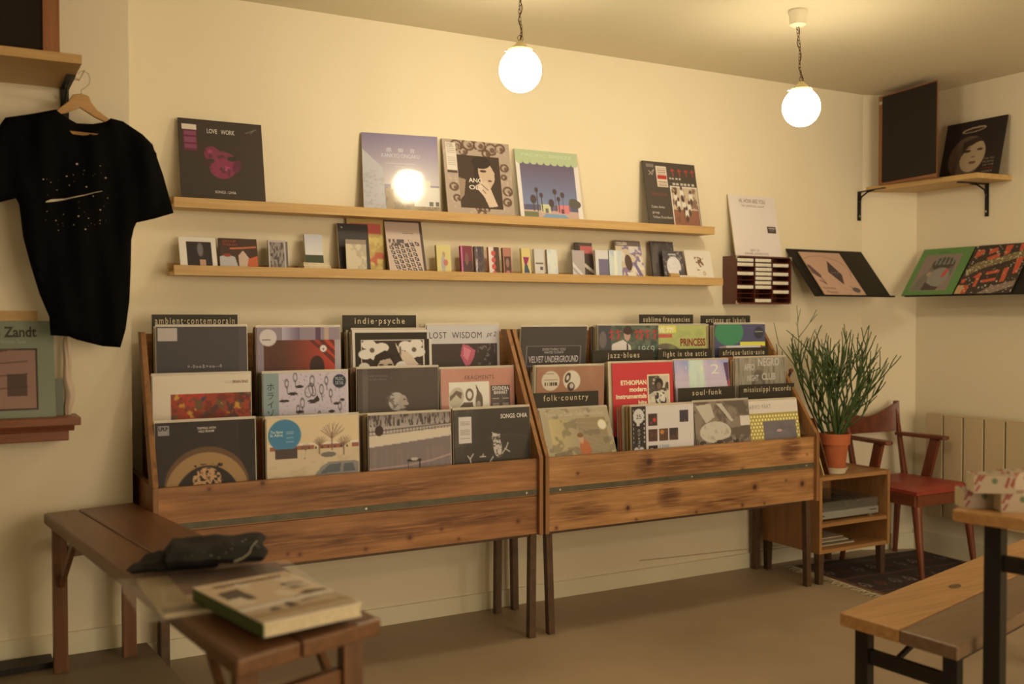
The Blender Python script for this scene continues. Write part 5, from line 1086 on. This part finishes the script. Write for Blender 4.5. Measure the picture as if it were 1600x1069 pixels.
# record in plastic bag under the folded shirt
tz = bz+.012
Q = [at('z', tz, 202, 903), at('z', tz, 237, 968), at('z', tz, 398, 945), at('z', tz, 448, 884), at('z', tz, 404, 866)]
ctr = Q[1]; xd = Q[2]-Q[1]; xd /= np.linalg.norm(xd)
ang = math.atan2(xd[1], xd[0])
q_up = Q[0]-Q[1]; 
wq = .42; hq = .36
bagm = frame_mtx((Q[1][0], Q[1][1], bz+.0008), xd, (0, 0, 1))
bg = thing('bagged_record', 'pale record in a clear plastic bag overhanging the left edge of the dark bench', 'record', mtx=bagm)
MB().box(.03, .36, .03, .355, .0, .009).build('sleeve_body', M_page, bg)
def art_bag():
    c = Cv((178, 142, 96), 70); c.rect(0, 0, 1, .62, (92, 62, 42)); c.noise(6, 4, (126, 74, 50), .5, .1, 4, .7, (0, 0, 1, .62)); c.rect(0, 0, .2, 1, (160, 132, 84)); c.rect(.2, .62, 1, .66, (196, 164, 120)); c.rect(.0, .86, 1, 1, (110, 86, 54)); c.text('VZSZA NNA', .3, .48, .13, (176, 150, 112), 'l', wide=.45); return c
mbk = art_bag().sheet(.33, .325, 0); mbk.v = [(a_+.03, c1+.03, .0095-b1) for a_, b1, c1 in mbk.v]; mbk.build('printed_front', M_matte, bg)
bag = MB(); nX, nY = 14, 12
rs = np.random.RandomState(2)
def bagz(i, j):
    e = min(i, nX-i, j, nY-j); return .0105+.003*min(e, 2)/2+rs.uniform(-.001, .0015)-(.004 if e == 0 else 0)
V_ = [(-.015+.41*i/nX, -.005+.39*j/nY, bagz(i, j)) for j in range(nY+1) for i in range(nX+1)]
bag.add(V_, [[j*(nX+1)+i, j*(nX+1)+i+1, (j+1)*(nX+1)+i+1, (j+1)*(nX+1)+i] for j in range(nY) for i in range(nX)])
bag.build('plastic_bag', M_bag, bg, smooth=True, label='crinkled clear plastic bag')
# folded shirt: lofted bundle
fs_ = thing('folded_t_shirt', 'folded black shirt with white star print lying across the bagged record', 't-shirt', at('z', bz+.015, 310, 885))
# two stacked folds of cloth, each a soft slab with wavy edges, plus a rolled near edge
def cloth_slab(cor, z0, z1, seed, nx=22, ny=10, amp=.006):
    rs = np.random.RandomState(seed); ph = rs.rand(6)*6.28
    A_, B1_, C_, D_ = [np.array(q[:2], float) for q in cor]
    top, bot = [], []
    for j in range(ny+1):
        for i in range(nx+1):
            u_, v_ = i/nx, j/ny
            p = (A_*(1-u_)+B1_*u_)*(1-v_)+(D_*(1-u_)+C_*u_)*v_
            p = p+np.array([math.sin(v_*9+ph[0])*.006*(abs(u_-.5)*2)**4, math.sin(u_*17+ph[1])*.007*(abs(v_-.5)*2)**4])
            e = min(u_*nx/2.5, (1-u_)*nx/2.5, v_*ny/2.2, (1-v_)*ny/2.2, 1.0); rd_ = math.sqrt(max(0, 1-(1-e)**2))
            wv = amp*(math.sin(u_*11+v_*5+ph[2])+.6*math.sin(u_*23-v_*9+ph[3])+.5*math.sin(v_*16+u_*3+ph[4]))*e
            zm = (z0+z1)/2
            top.append((p[0], p[1], zm+(z1-zm)*rd_+max(wv, -.006)*.8)); bot.append((p[0], p[1], zm-(zm-z0)*rd_))
    n = len(top); q = lambda i, j: j*(nx+1)+i
    fs = [[q(i, j), q(i+1, j), q(i+1, j+1), q(i, j+1)] for j in range(ny) for i in range(nx)]
    fs += [[k+n for k in f][::-1] for f in fs]
    rim = [q(i, 0) for i in range(nx)]+[q(nx, j) for j in range(ny)]+[q(i, ny) for i in range(nx, 0, -1)]+[q(0, j) for j in range(ny, 0, -1)]
    fs += [[rim[k], rim[k]+n, rim[(k+1) % len(rim)]+n, rim[(k+1) % len(rim)]] for k in range(len(rim))]
    return MB().add(top+bot, fs)
M_soft = mat('black_cotton_soft', (.010, .010, .012), .85, bump=.35, bscale=220)
zc = bz+.0155
G1 = [at('z', zc+.012, x, y) for x, y in [(198, 893), (345, 884), (338, 858), (228, 872)]]
cloth_slab(G1, zc, zc+.026, 3).build('lower_fold', M_soft, fs_, world=True, smooth=True)
G2 = [at('z', zc+.035, x, y) for x, y in [(255, 884), (417, 874), (412, 843), (262, 853)]]
o = cloth_slab(G2, zc+.022, zc+.062, 8, amp=.004).build('upper_fold', M_soft, fs_, world=True, smooth=True)
rg = random.Random(11); sr = MB()
zp = zc+.0675
for x, y, r in [(330, 868, 2.2), (342, 872, 2), (353, 864, 1.6), (362, 858, 2.2), (364, 850, 1.6), (379, 846, 2.4), (384, 843, 1.8), (402, 853, 2.2), (405, 856, 1.6), (318, 862, 1.2), (300, 868, 1.2), (290, 872, 1), (327, 857, 1), (345, 852, 1.2)]:
    p = at('z', zp, x, y); q = [p+np.array([math.cos(a_)*.0011*r, math.sin(a_)*.0011*r*1.6, 0]) for a_ in np.linspace(0, 6.28, 7)[:-1]]; sr.add(q, [list(range(6))])
sr.tube([at('z', zp, x, y) for x, y in [(366, 878), (380, 872), (390, 864), (393, 855), (402, 845)]], .0009, 5)
sr.build('star_print', M_ink, fs_, world=True)

# ================================================================= turntable cabinet
cx0, cx1 = 3.662, 4.045; cyf, cyb = -.44, -.05
cA = at('y', cyf, 1281, 747); ct = cA[2]; cx0 = cA[0]; cx1 = at('y', cyf, 1391, 739)[0]
cbz = at('y', cyf, 1281, 867)[2]
cb_ = thing('turntable_cabinet', 'small open pine cabinet on short legs holding a turntable, below the plant', 'cabinet', ((cx0+cx1)/2, -.25, 0))
T_ = .018
for xa in (cx0, cx1-T_): MB().box(xa, xa+T_, cyf, cyb, cbz, ct+.004*(xa > cx0)).build('side_panel', M_cab['z'], cb_, world=True, bevel=.001)
MB().box(cx0+T_, cx1-T_, cyf+.004, cyb, ct-T_, ct).build('top_board', M_cab['x'], cb_, world=True)
sz1 = at('y', cyf, 1338, 812)[2]; bb = at('y', cyf, 1338, 856)[2]
MB().box(cx0+T_, cx1-T_, cyf+.004, cyb, sz1-T_, sz1).build('middle_shelf', M_cab['x'], cb_, world=True)
MB().box(cx0+T_, cx1-T_, cyf+.004, cyb, cbz, cbz+T_).build('bottom_board', M_cab['x'], cb_, world=True)
MB().box(cx0+T_, cx1-T_, cyb-.012, cyb, cbz+T_, ct-T_).build('back_panel', M_cab['x'], cb_, world=True)
for x in (cx0+.018, cx1-.045):
    for y in (cyf+.02, cyb-.02): MB().bar((x, y, cbz), (x, y, 0), .034, .034, up=(0, 1, 0), w2=.028, d2=.028).build('leg', M_leg, cb_, world=True)
tt = thing('turntable', 'silver turntable with a clear lid on the upper shelf of the pine cabinet', 'turntable', ((cx0+cx1)/2, -.25, sz1))
tx0, tx1, ty0, ty1 = cx0+T_+.012, cx1-T_-.03, cyf+.03, cyb-.05
MB().box(tx0, tx1, ty0, ty1, sz1+.012, sz1+.048).build('plinth', M_silver, tt, world=True, bevel=.003)
MB().lathe([(.002, 0), (.14, 0), (.142, .006), (.136, .012), (.002, .013)], (tx0+.15, (ty0+ty1)/2, sz1+.0485), 40).build('platter', mat('platter', (.25, .25, .24), .25, .8), tt, world=True, smooth=True)
MB().lathe([(.002, 0), (.132, 0), (.132, .002), (.002, .002)], (tx0+.15, (ty0+ty1)/2, sz1+.062), 40).build('slip_mat', M_dark, tt, world=True)
MB().tube([(tx1-.03, ty1-.05, sz1+.072), (tx1-.03, ty0+.12, sz1+.072), (tx1-.07, ty0+.07, sz1+.069)], .003, 8).build('tonearm', M_screw, tt, world=True)
MB().lathe([(.002, 0), (.02, 0), (.02, .02), (.002, .022)], (tx1-.03, ty1-.05, sz1+.0485), 20).build('tonearm_base', M_dark, tt, world=True)
for x in (tx0+.03, tx1-.03):
    for y in (ty0+.03, ty1-.03): MB().lathe([(.002, 0), (.016, 0), (.018, .011), (.002, .0115)], (x, y, sz1+.0003), 16).build('foot', M_screw, tt, world=True)
def lidm():
    mt, nt, b = nodes('smoked_acrylic'); L = nt.links.new
    b.inputs['Base Color'].default_value = (.25, .24, .22, 1); b.inputs['Roughness'].default_value = .08
    t = nt.nodes.new('ShaderNodeBsdfTransparent'); x = nt.nodes.new('ShaderNodeMixShader'); x.inputs[0].default_value = .25
    L(t.outputs[0], x.inputs[1]); L(b.outputs[0], x.inputs[2]); L(x.outputs[0], nt.nodes['Material Output'].inputs['Surface']); return mt
M_lid = lidm(); ld = MB(); zt1 = sz1+.094
ld.box(tx0+.002, tx1-.002, ty0+.004, ty1-.002, zt1-.003, zt1); ld.box(tx0+.002, tx1-.002, ty0+.004, ty0+.007, sz1+.049, zt1-.003); ld.box(tx0+.002, tx0+.005, ty0+.007, ty1-.002, sz1+.049, zt1-.003); ld.box(tx1-.005, tx1-.002, ty0+.007, ty1-.002, sz1+.049, zt1-.003)
ld.build('dust_cover', M_lid, tt, world=True, label='clear acrylic lid')
tv, tf = text_mesh('Automatic', .01, 1); sx = .05/tv[:, 0].max()
MB().add([(tx1-.065+a_*sx, ty0-.0006, sz1+.030+b1*.012) for a_, b1 in tv], tf).build('lettering', M_dark, tt, world=True)
MB().box(tx0+.015, tx0+.035, ty0-.0008, ty0-.0002, sz1+.026, sz1+.030).build('switch', M_dark, tt, world=True)
for i, (z, dx_, c_i) in enumerate([(0, 0, (.5, .45, .38)), (.006, .01, (.12, .1, .08)), (.012, -.02, (.6, .55, .46)), (.018, -.03, (.25, .2, .15)), (.024, -.035, (.5, .42, .34))]):
    o = MB().box(cx0+T_+.002, cx0+T_+.285+dx_, cyf+.06+.01*i, cyb-.04, cbz+T_+.0005+z, cbz+T_+.0053+z).build('flat_record', M_tint); o.color = (*c_i, 1)
    tag(o, 'record sleeve lying flat in the pine cabinet, %s in the pile' % ['lowest', 'second lowest', 'in the middle', 'second from top', 'topmost'][i], 'record', 'records lying flat in the cabinet')

# sleeves leaning between bin and cabinet
xk = at('y', -.42, 1276, 742)[0]
for i, (c_i, x_b, x_t, y_, lab) in enumerate([((.62, .5, .28), 1287, 1262, -.40, 'cream-edged sleeve leaning against the outer side of the right record bin'), ((.16, .06, .03), 1296, 1271, -.40, 'dark brown sleeve leaning beside the cream-edged one next to the flowerpot')]):
    pb = at('y', y_, x_b, 742); ptp = at('y', y_, x_t, 647 if i == 0 else 650)
    z0 = ct+.0008; h_ = .315; kx = max(.04, pb[0]-ptp[0]); z1 = z0+math.sqrt(h_*h_-kx*kx) if h_ > kx else z0+.3
    M = frame_mtx((pb[0], y_-.0, z0), (0, 1, 0), (-kx, 0, z1-z0))
    t = thing('leaning_sleeve', lab, 'record', mtx=M)
    b = MB().box(0, .315, -.006, 0, 0, .30).build('sleeve_body', M_tint, t); b.color = (*c_i, 1)

# black headphones hooked on the end of the bin
hp = [at('y', -.30, x, y) for x, y in [(1236, 580), (1231, 592), (1233, 606), (1239, 618), (1241, 632), (1238, 642)]]
hh = thing('headphones', 'black headphones hanging behind the last section card on the right bin', 'headphones', hp[2])
MB().tube(hp, .007, 8).build('headband', M_black, hh, world=True, smooth=True)
MB().lathe([(.003, -.02), (.022, -.018), (.026, 0), (.022, .018), (.003, .02)], hp[-2]+np.array([.004, 0, -.01]), 20).build('ear_cup', M_black, hh, world=True, smooth=True)
MB().lathe([(.002, 0), (.010, .004), (.012, .014), (.004, .022)], hp[0]+np.array([0, 0, -.008]), 12).build('hook_end', M_man['z'], hh, world=True, smooth=True)

# ================================================================= potted plant
pc = at('z', ct+.001, 1304, 739)
pc[2] = ct+.0005
tag(MB().lathe([(.03, 0), (.05, .002), (.062, .028), (.064, .032), (.060, .032), (.048, .008), (.002, .007)], pc, 32).build('plant_saucer', M_white, smooth=True), 'white saucer under the terracotta pot', 'saucer')
pp_ = thing('potted_plant', 'pencil cactus with thin green branches in a terracotta pot beside the right bin', 'plant', pc)
pb_ = pc+np.array([0, 0, .008])
MB().lathe([(.002, 0), (.046, 0), (.049, .004), (.064, .135), (.073, .137), (.076, .19), (.069, .191), (.066, .17), (.002, .168)], pb_, 40).build('pot', M_terra, pp_, world=True, smooth=True)
MB().lathe([(.002, .1702), (.064, .1702), (.064, .172), (.03, .176), (.002, .178)], pb_, 24).build('soil', M_soil, pp_, world=True)
st = MB(); rg = random.Random(21); base = pb_+np.array([0, 0, .168])
ROOTS = []
def clampdir(d): return d/np.linalg.norm(d)
count = [0]
def branch(p, d, L, r, depth):
    n = 5; pts = [p]; dd = d.copy(); q = p.copy()
    for i in range(n):
        dd = clampdir(dd+np.array([rg.uniform(-.14, .14), rg.uniform(-.14, .14), rg.uniform(-.04, .16)])); q = q+dd*L/n; q[1] = min(q[1], -.03); pts.append(q.copy())
    st.tube(pts, list(np.linspace(r, r*.72, n+1)), 5); count[0] += 1
    if depth == 0: return
    for k in range(rg.choice([2, 2, 3])):
        i = rg.choice([2, 3, 4, 5]) if k else 5
        t_ = clampdir(pts[i]-pts[i-1]); side = np.array([rg.uniform(-1, 1), rg.uniform(-1, 1), rg.uniform(-.1, .5)])
        branch(pts[i], clampdir(t_+side*.55), L*rg.uniform(.6, .92), r*.8, depth-1)
right = cR.copy(); right[2] = 0
for k in range(20):
    s = (k/19-.5)*2; dpt = rg.uniform(-.35, .35)
    d = clampdir(right*(s*(.62 if s > 0 else .95))+np.array([0, dpt*.8, 0])+np.array([0, 0, 1.05]))
    p = base+right*s*.03+np.array([0, rg.uniform(-.03, .03), -.002])
    branch(p, d, .195*rg.uniform(.8, 1.1), .0058, 3)
for sx_, hz_, dz_, L_ in [(-.045, .10, 1.1, .14), (-.03, .16, .8, .12), (.05, .05, .8, .13), (.045, .10, .6, .10), (-.03, .12, .9, .16), (.03, .14, 1.1, .14)]:
    branch(base+right*sx_*.6+np.array([0, rg.uniform(-.03, .02), hz_*.6]), clampdir(right*(1 if sx_ > 0 else -1)*.9+np.array([0, rg.uniform(-.3, .1), dz_])), L_, .0048, 2)
# long outer branch to the upper left
st.tube([base+right*-.02, base+right*-.06+np.array([0, 0, .12]), base+right*-.12+np.array([0, 0, .26]), base+right*-.21+np.array([0, 0, .37]), base+right*-.28+np.array([0, 0, .46]), base+right*-.305+np.array([0, 0, .57])], [.004, .0035, .003, .0026, .002, .0015], 6)
branch(base+right*-.20+np.array([0, 0, .36]), clampdir(right*.2+np.array([0, 0, 1])), .14, .0025, 2)
st.build('stems', M_green, pp_, world=True, smooth=True)

# ================================================================= armchair
X0, X1 = 4.13, 4.56; Y0, Y1 = -.60, -.165; SZ = .445
chp = at('z', SZ, 1422, 763); 
ac = thing('armchair', 'reddish teak armchair with a red padded seat in the corner behind the cabinet', 'chair', ((X0+X1)/2, (Y0+Y1)/2, 0))
cu_ = MB(); nx_ = 12; V_ = []
for j in range(nx_+1):
    for i in range(nx_+1):
        u_, v_ = i/nx_, j/nx_; ed = min(u_, 1-u_, v_, 1-v_); wdt = 1-.10*v_
        V_.append(((X0+X1)/2+(u_-.5)*(X1-X0)*wdt, Y0+(Y1-Y0)*v_, SZ-.012+.022*min(1, ed*7)**.5-.006*math.sin(math.pi*u_)*math.sin(math.pi*v_)))
cu_.add(V_, [[j*(nx_+1)+i, j*(nx_+1)+i+1, (j+1)*(nx_+1)+i+1, (j+1)*(nx_+1)+i] for j in range(nx_) for i in range(nx_)])
lo = [(X0, Y0), (X1, Y0), (X1-.022, Y1), (X0+.022, Y1)]
cu_.prism([(a_, b_) for a_, b_ in lo], 'z', SZ-.030, SZ-.0125)
cu_.build('seat_cushion', M_vinyl, ac, world=True, smooth=True)
TK = M_teak
zf = SZ-.031
for nm, a_, b_ in (('x', (X0+.012, Y0+.012), (X1-.012, Y0+.012)), ('x', (X0+.03, Y1-.012), (X1-.03, Y1-.012)), ('y', (X0+.012, Y0+.012), (X0+.03, Y1-.012)), ('y', (X1-.012, Y0+.012), (X1-.03, Y1-.012))):
    MB().bar((a_[0], a_[1], zf-.029), (b_[0], b_[1], zf-.029), .022, .056).build('seat_rail', TK[nm], ac, world=True, bevel=.002)
def tleg(p, q, r1, r2, nm='leg'):
    p = np.array(p); q = np.array(q); MB().tube([p, p+(q-p)*.5, q], [r1, (r1+r2)/2, r2], 14).build(nm, TK['z'], ac, world=True, smooth=True)
tleg((X0+.03, Y0+.03, zf-.002), (X0+.02, Y0-.02, .007), .026, .013); tleg((X1-.03, Y0+.03, zf-.002), (X1+.0, Y0-.01, .007), .026, .013)
for s_, xa in ((-1, X0+.03), (1, X1-.03)):
    # rear leg kicks back below, post leans back above
    tleg((xa, Y1+.005, zf+.01), (xa+s_*.02, Y1+.045, 0), .021, .013)
    MB().bar((xa+s_*.004, Y1-.03, SZ-.02), (xa+s_*.012, Y1+.045, .835), .03, .026, up=(0, 1, 0), w2=.02, d2=.016).build('back_post', TK['z'], ac, world=True, bevel=.004)
    # arm
    ya, yb_ = Y1+.02, Y0+.17
    MB().prism([(xa+s_*.0-.022, ya), (xa+s_*.0+.018, ya), (xa+s_*.03+.03, yb_+.06), (xa+s_*.03+.026, yb_-.005), (xa+s_*.03, yb_-.015), (xa+s_*.03-.026, yb_-.005), (xa+s_*.03-.024, yb_+.06)], 'z', .648, .668).build('armrest', TK['y'], ac, world=True, bevel=.005)
    MB().bar((xa+s_*.024, yb_+.13, SZ-.07), (xa+s_*.03, yb_+.06, .649), .055, .022, up=(1, 0, 0)).build('arm_post', TK['z'], ac, world=True, bevel=.003)
bk_ = MB(); n_ = 16; fr_v = []; 
for j in range(n_+1):
    u_ = j/n_; s = (u_-.5)*2; x = (X0+X1)/2+s*.205; y = Y1+.012+.05*(1-s*s); zt1 = .755+.08*abs(s)**2.0; zb1 = .665+.006*s*s
    for dy, z in ((0, zb1), (.014, zb1), (.026, zt1), (.012, zt1)): fr_v.append((x, y+dy, z))
fc = [[j*4+k, j*4+(k+1) % 4, (j+1)*4+(k+1) % 4, (j+1)*4+k] for j in range(n_) for k in range(4)]+[[3, 2, 1, 0], [n_*4+k for k in range(4)]]
bk_.add(fr_v, fc); bk_.build('backrest', mat('polished_teak', (.14, .038, .02), .22, noise=.25, scale=25), ac, world=True, smooth=True)

# ================================================================= radiator
rx_ = BX-.075
ra = at('x', rx_, 1446, 645); ry = ra[1]; rzt = ra[2]; rzb = at('x', rx_, 1490, 812)[2]
seps = [at('x', rx_, q_, 700)[1] for q_ in (1473, 1504, 1536.5, 1570)]
pitch_ = (seps[0]-seps[-1])/3
rd = thing('radiator', 'cream panel radiator with upright flat elements on the right wall', 'radiator', (rx_+.03, ry-.6, rzb))
ye = ry
n_el = 12
ys = [ry]+seps+[seps[-1]-pitch_*(k+1) for k in range(n_el-4)]
for i in range(len(ys)-1):
    MB().box(rx_, rx_+.045, ys[i+1]+.0045, ys[i]-.0045, rzb, rzt-.008).build('element', M_rad, rd, world=True, bevel=.003)
MB().box(rx_+.002, rx_+.05, ys[-1], ry, rzt-.008, rzt).build('top_grille', M_rad, rd, world=True, bevel=.002)
MB().box(rx_+.0455, rx_+.05, ys[-1], ry, rzb+.02, rzt-.008).build('rear_panel', M_leg, rd, world=True)
for q_ in (ry-.15, ys[-1]+.15): MB().box(rx_+.05, BX, q_-.015, q_+.015, rzb+.1, rzb+.14).build('wall_bracket', M_rad, rd, world=True)

# ================================================================= kilim rug
rA, rB, rC, rD = [np.array([*at('z', .004, *q_)[:2]]) for q_ in ((1240, 885), (1446, 858), (1522, 873), (1347, 938))]
exr = (rB-rA)/np.linalg.norm(rB-rA); 
wR = min(np.linalg.norm(rB-rA), BX-.03-rA[0]); dR = np.array([exr[1], -exr[0]]); hR = np.dot(rD-rA, dR)
hR = max(hR, .62)
rc = Cv((52, 40, 33), 200, 120)
rc.noise(6, 4, (60, 42, 36), .5, .2, 3, .6)
for v_ in (.1, .13, .5, .88, .93):
    rc.rect(0, v_, 1, v_+.008, (120, 84, 64), .9)
for v_ in (.3, .7):
    for k in range(9):
        u_ = .07+k*.11; C_ = [(176, 152, 126), (132, 56, 42), (140, 122, 104)][k % 3]
        for sx_ in (-1, 1):
            rc.line([(u_, v_-.07), (u_+sx_*.025, v_)], .006, C_); rc.line([(u_+sx_*.025, v_), (u_, v_+.07)], .006, C_); rc.line([(u_, v_), (u_+sx_*.035, v_+.04)], .005, C_)
for k in range(40): rc.rect(k*.025, .49, k*.025+.012, .52, (110, 58, 44), .7)
rc.rect(.0, .0, .012, 1, (150, 120, 60)); rc.rect(.03, 0, .036, 1, (130, 70, 50)); rc.rect(.0, .97, 1, .98, (146, 112, 60))
tr = thing('kilim_rug', 'dark woven rug with small star motifs and pale fringe under the armchair', 'rug', mtx=frame_mtx((rA[0], rA[1], .0005), (dR[0], dR[1], 0), (0, 0, 1)))
# local x runs toward the viewer (length hR), local y to the left; build with explicit mapping
def rugp(u_, v_, z): return (v_*hR, u_*wR, z)
sg = MB()
cvm = rc.sheet(1, 1, 0); cvm.v = [rugp(a_, 1-c1, .0062-b1 + .0015*math.sin(a_*17+c1*9)) for a_, b1, c1 in cvm.v]
sgn = Vector((dR[0], dR[1], 0)); yl = Vector((0, 0, 1)).cross(sgn)
flip = 1 if yl.dot(Vector((exr[0], exr[1], 0))) > 0 else -1
cvm.v = [(a_, b1*flip, c1) for a_, b1, c1 in cvm.v]
cvm.build('woven_field', M_matte, tr)
bx2 = MB().box(0, hR, min(0, wR*flip), max(0, wR*flip), 0, .0045); bx2.build('underside', M_card, tr)
fg = MB(); rg = random.Random(3)
for k in range(90):
    v_ = (k+rg.random())/90; L_ = rg.uniform(.03, .07); a_ = rg.uniform(-.5, .5)
    p = np.array([v_*hR, 0, .004]); fg.tube([p, p+np.array([a_*.02, -flip*L_*.5, .003]), p+np.array([a_*.05+rg.uniform(-.01, .01), -flip*L_, -.0015])], .0014, 4)
fg.build('fringe', mat('fringe_wool', (.5, .44, .34), .9), tr)

# ================================================================= right bench and table
def obox(origin, ax, ay, pts, z0, z1):
    P_ = [(origin[0]+ax[0]*a_+ay[0]*b_, origin[1]+ax[1]*a_+ay[1]*b_) for a_, b_ in pts]
    return MB().hexa([(p[0], p[1], z0) for p in P_], [(p[0], p[1], z1) for p in P_])
b0 = at('z', .45, 1312, 957); b1_ = at('z', .45, 1496, 1011); b2_ = at('z', .45, 1544.5, 864)
ax = (b2_-b0)[:2]; ax /= np.linalg.norm(ax); ay = (b1_-b0)[:2]; wB = np.linalg.norm(ay); ay /= wB
rb = thing('plank_bench', 'low bench with one light and one grey plank on black steel legs, front right', 'bench', (b0[0]+.5, b0[1]-.1, 0))
LB = 1.45
obox(b0, ax, ay, [(0, 0), (LB, 0), (LB, wB*.53), (0, wB*.53)][::-1], .412, .45).build('light_plank', M_lb['x'], rb, world=True, bevel=.004, label='light honey plank with a dark knot')
obox(b0, ax, ay, [(0, wB*.535), (LB, wB*.535), (LB, wB), (0, wB)][::-1], .412, .449).build('grey_plank', M_db['x'], rb, world=True, bevel=.004, label='dull grey-brown plank')
def loc(a_, b_, z, o=b0): return np.array([o[0]+ax[0]*a_+ay[0]*b_, o[1]+ax[1]*a_+ay[1]*b_, z])
kn_ = MB(); kp = at('z', .4504, 1492, 916)
kn_.add([kp+np.array([math.cos(q_)*.032*ax[0]-math.sin(q_)*.016*ax[1], math.cos(q_)*.032*ax[1]+math.sin(q_)*.016*ax[0], 0]) for q_ in np.linspace(0, 2*math.pi, 17)[:-1]], [list(range(16))]); kn_.build('knot', mat('wood_knot', (.12, .07, .03), .5), rb, world=True)
for xa in (.06, LB-.1):
    for yy in (.05, wB-.04): MB().bar(loc(xa, yy, .41), loc(xa, yy, 0), .038, .038, up=(ax[0], ax[1], 0)).build('leg', M_black, rb, world=True)
    MB().bar(loc(xa, .07, .33), loc(xa, wB-.06, .33), .02, .04).build('cross_rail', M_black, rb, world=True)
    MB().bar(loc(xa, wB*.42, .34), loc(xa+.16*(1 if xa < 1 else -1), wB*.5, .41), .012, .012).build('brace', M_black, rb, world=True)
MB().bar(loc(.08, wB-.04, .40), loc(LB-.12, wB-.04, .40), .03, .022).build('side_rail', M_black, rb, world=True)
TZ = .80
t0 = at('z', TZ, 1487, 795.5); t1 = at('z', TZ, 1600, 811)
ty_ = (t1-t0)[:2]; ty_ /= np.linalg.norm(ty_); tx_ = np.array([-ty_[1], ty_[0]])
if tx_[0] < 0: tx_ = -tx_
tb_ = thing('table', 'wooden topped table on black steel legs at the right edge, holding striped boxes', 'table', (t0[0]+.3, t0[1]-.1, 0))
obox(t0, tx_, ty_, [(0, 0), (1.0, 0), (1.0, .62), (0, .62)][::-1], TZ-.032, TZ).build('table_top', M_lb['x'], tb_, world=True, bevel=.005)
ax, ay = tx_, ty_
lp = at('z', TZ-.05, 1556, 824)[:2]-t0[:2]; la, lb = float(np.dot(lp, tx_)), float(np.dot(lp, ty_))
la = max(la, .03); lb = max(lb, .03)
for a_, b_ in ((la, lb), (la, .58), (.96, lb), (.96, .58)): MB().bar(loc(a_, b_, TZ-.033, t0), loc(a_, b_, 0, t0), .042, .042, up=(ax[0], ax[1], 0)).build('leg', M_black, tb_, world=True)
for a_ in (la, .95): MB().bar(loc(a_, lb+.022, TZ-.14, t0), loc(a_, .558, TZ-.14, t0), .02, .04).build('cross_rail', M_black, tb_, world=True)
def art_box():
    c = Cv((160, 136, 98), 50, 28); R = (128, 56, 38)
    for k in range(3): c.poly([(.0+k*.12, .55-.2*k), (.06+k*.12, .55-.2*k), (.2+k*.1, 0), (.12+k*.1, 0)], R) if k < 2 else None
    c.poly([(.02, .9), (.12, .55), (.18, .55), (.08, .9)], R)
    for k in range(2): c.poly([(.72+k*.14, .45-.1*k+.2), (.82+k*.14, .1), (.88+k*.12, .12), (.80+k*.14, .5+.2)], R)
    c.ell(.5, .32, .07, .16, (84, 92, 56)); c.rect(.3, .6, .7, .64, (150, 136, 100), .7); return c
def small_box(px, py, w_, h_, z, lab, d_=.06, turn=0):
    P_ = at('z', z, px, py)
    xd = np.array([cR[0], cR[1], 0]); xd /= np.linalg.norm(xd); k = math.radians(turn); xd = np.array([xd[0]*math.cos(k)-xd[1]*math.sin(k), xd[0]*math.sin(k)+xd[1]*math.cos(k), 0])
    t = thing('striped_box', lab, 'box', mtx=frame_mtx((P_[0], P_[1], z+.0005), xd, (0, 0, 1)), group='striped boxes on the table')
    MB().box(0, w_, 0, d_, 0, h_).build('carton', M_page, t, bevel=.0015); art_box().sheet(w_, h_, -.0006).build('printed_front', M_matte, t)
    tp_ = art_box().sheet(w_, d_, 0); tp_.v = [(a_, c1, h_+.0006-b1) for a_, b1, c1 in tp_.v]; tp_.build('printed_top', M_matte, t)
small_box(1505, 795, .106, .048, TZ, 'small red-striped cream box at the bottom left of the little pile', turn=-4)
small_box(1564, 801, .106, .048, TZ, 'small red-striped cream box at the bottom right of the little pile', turn=-3)
small_box(1521, 771, .10, .046, TZ+.0495, 'small red-striped cream box on top at the left', turn=-8)
small_box(1578, 768, .10, .046, TZ+.0495, 'small pale box on top at the right edge', turn=18)

# dark mat by the pillar
mz = PZ
tag(MB().prism([(-.35, -.46), (at('z', PZ, 84, 1045)[0], -.42), (at('z', PZ, 84, 1045)[0], PY-.03), (-.35, PY-.03)], 'z', PZ, PZ+.02).build('door_mat', M_black), 'black mat lying against the wall at the lower left', 'mat')
bpy.context.view_layer.update()
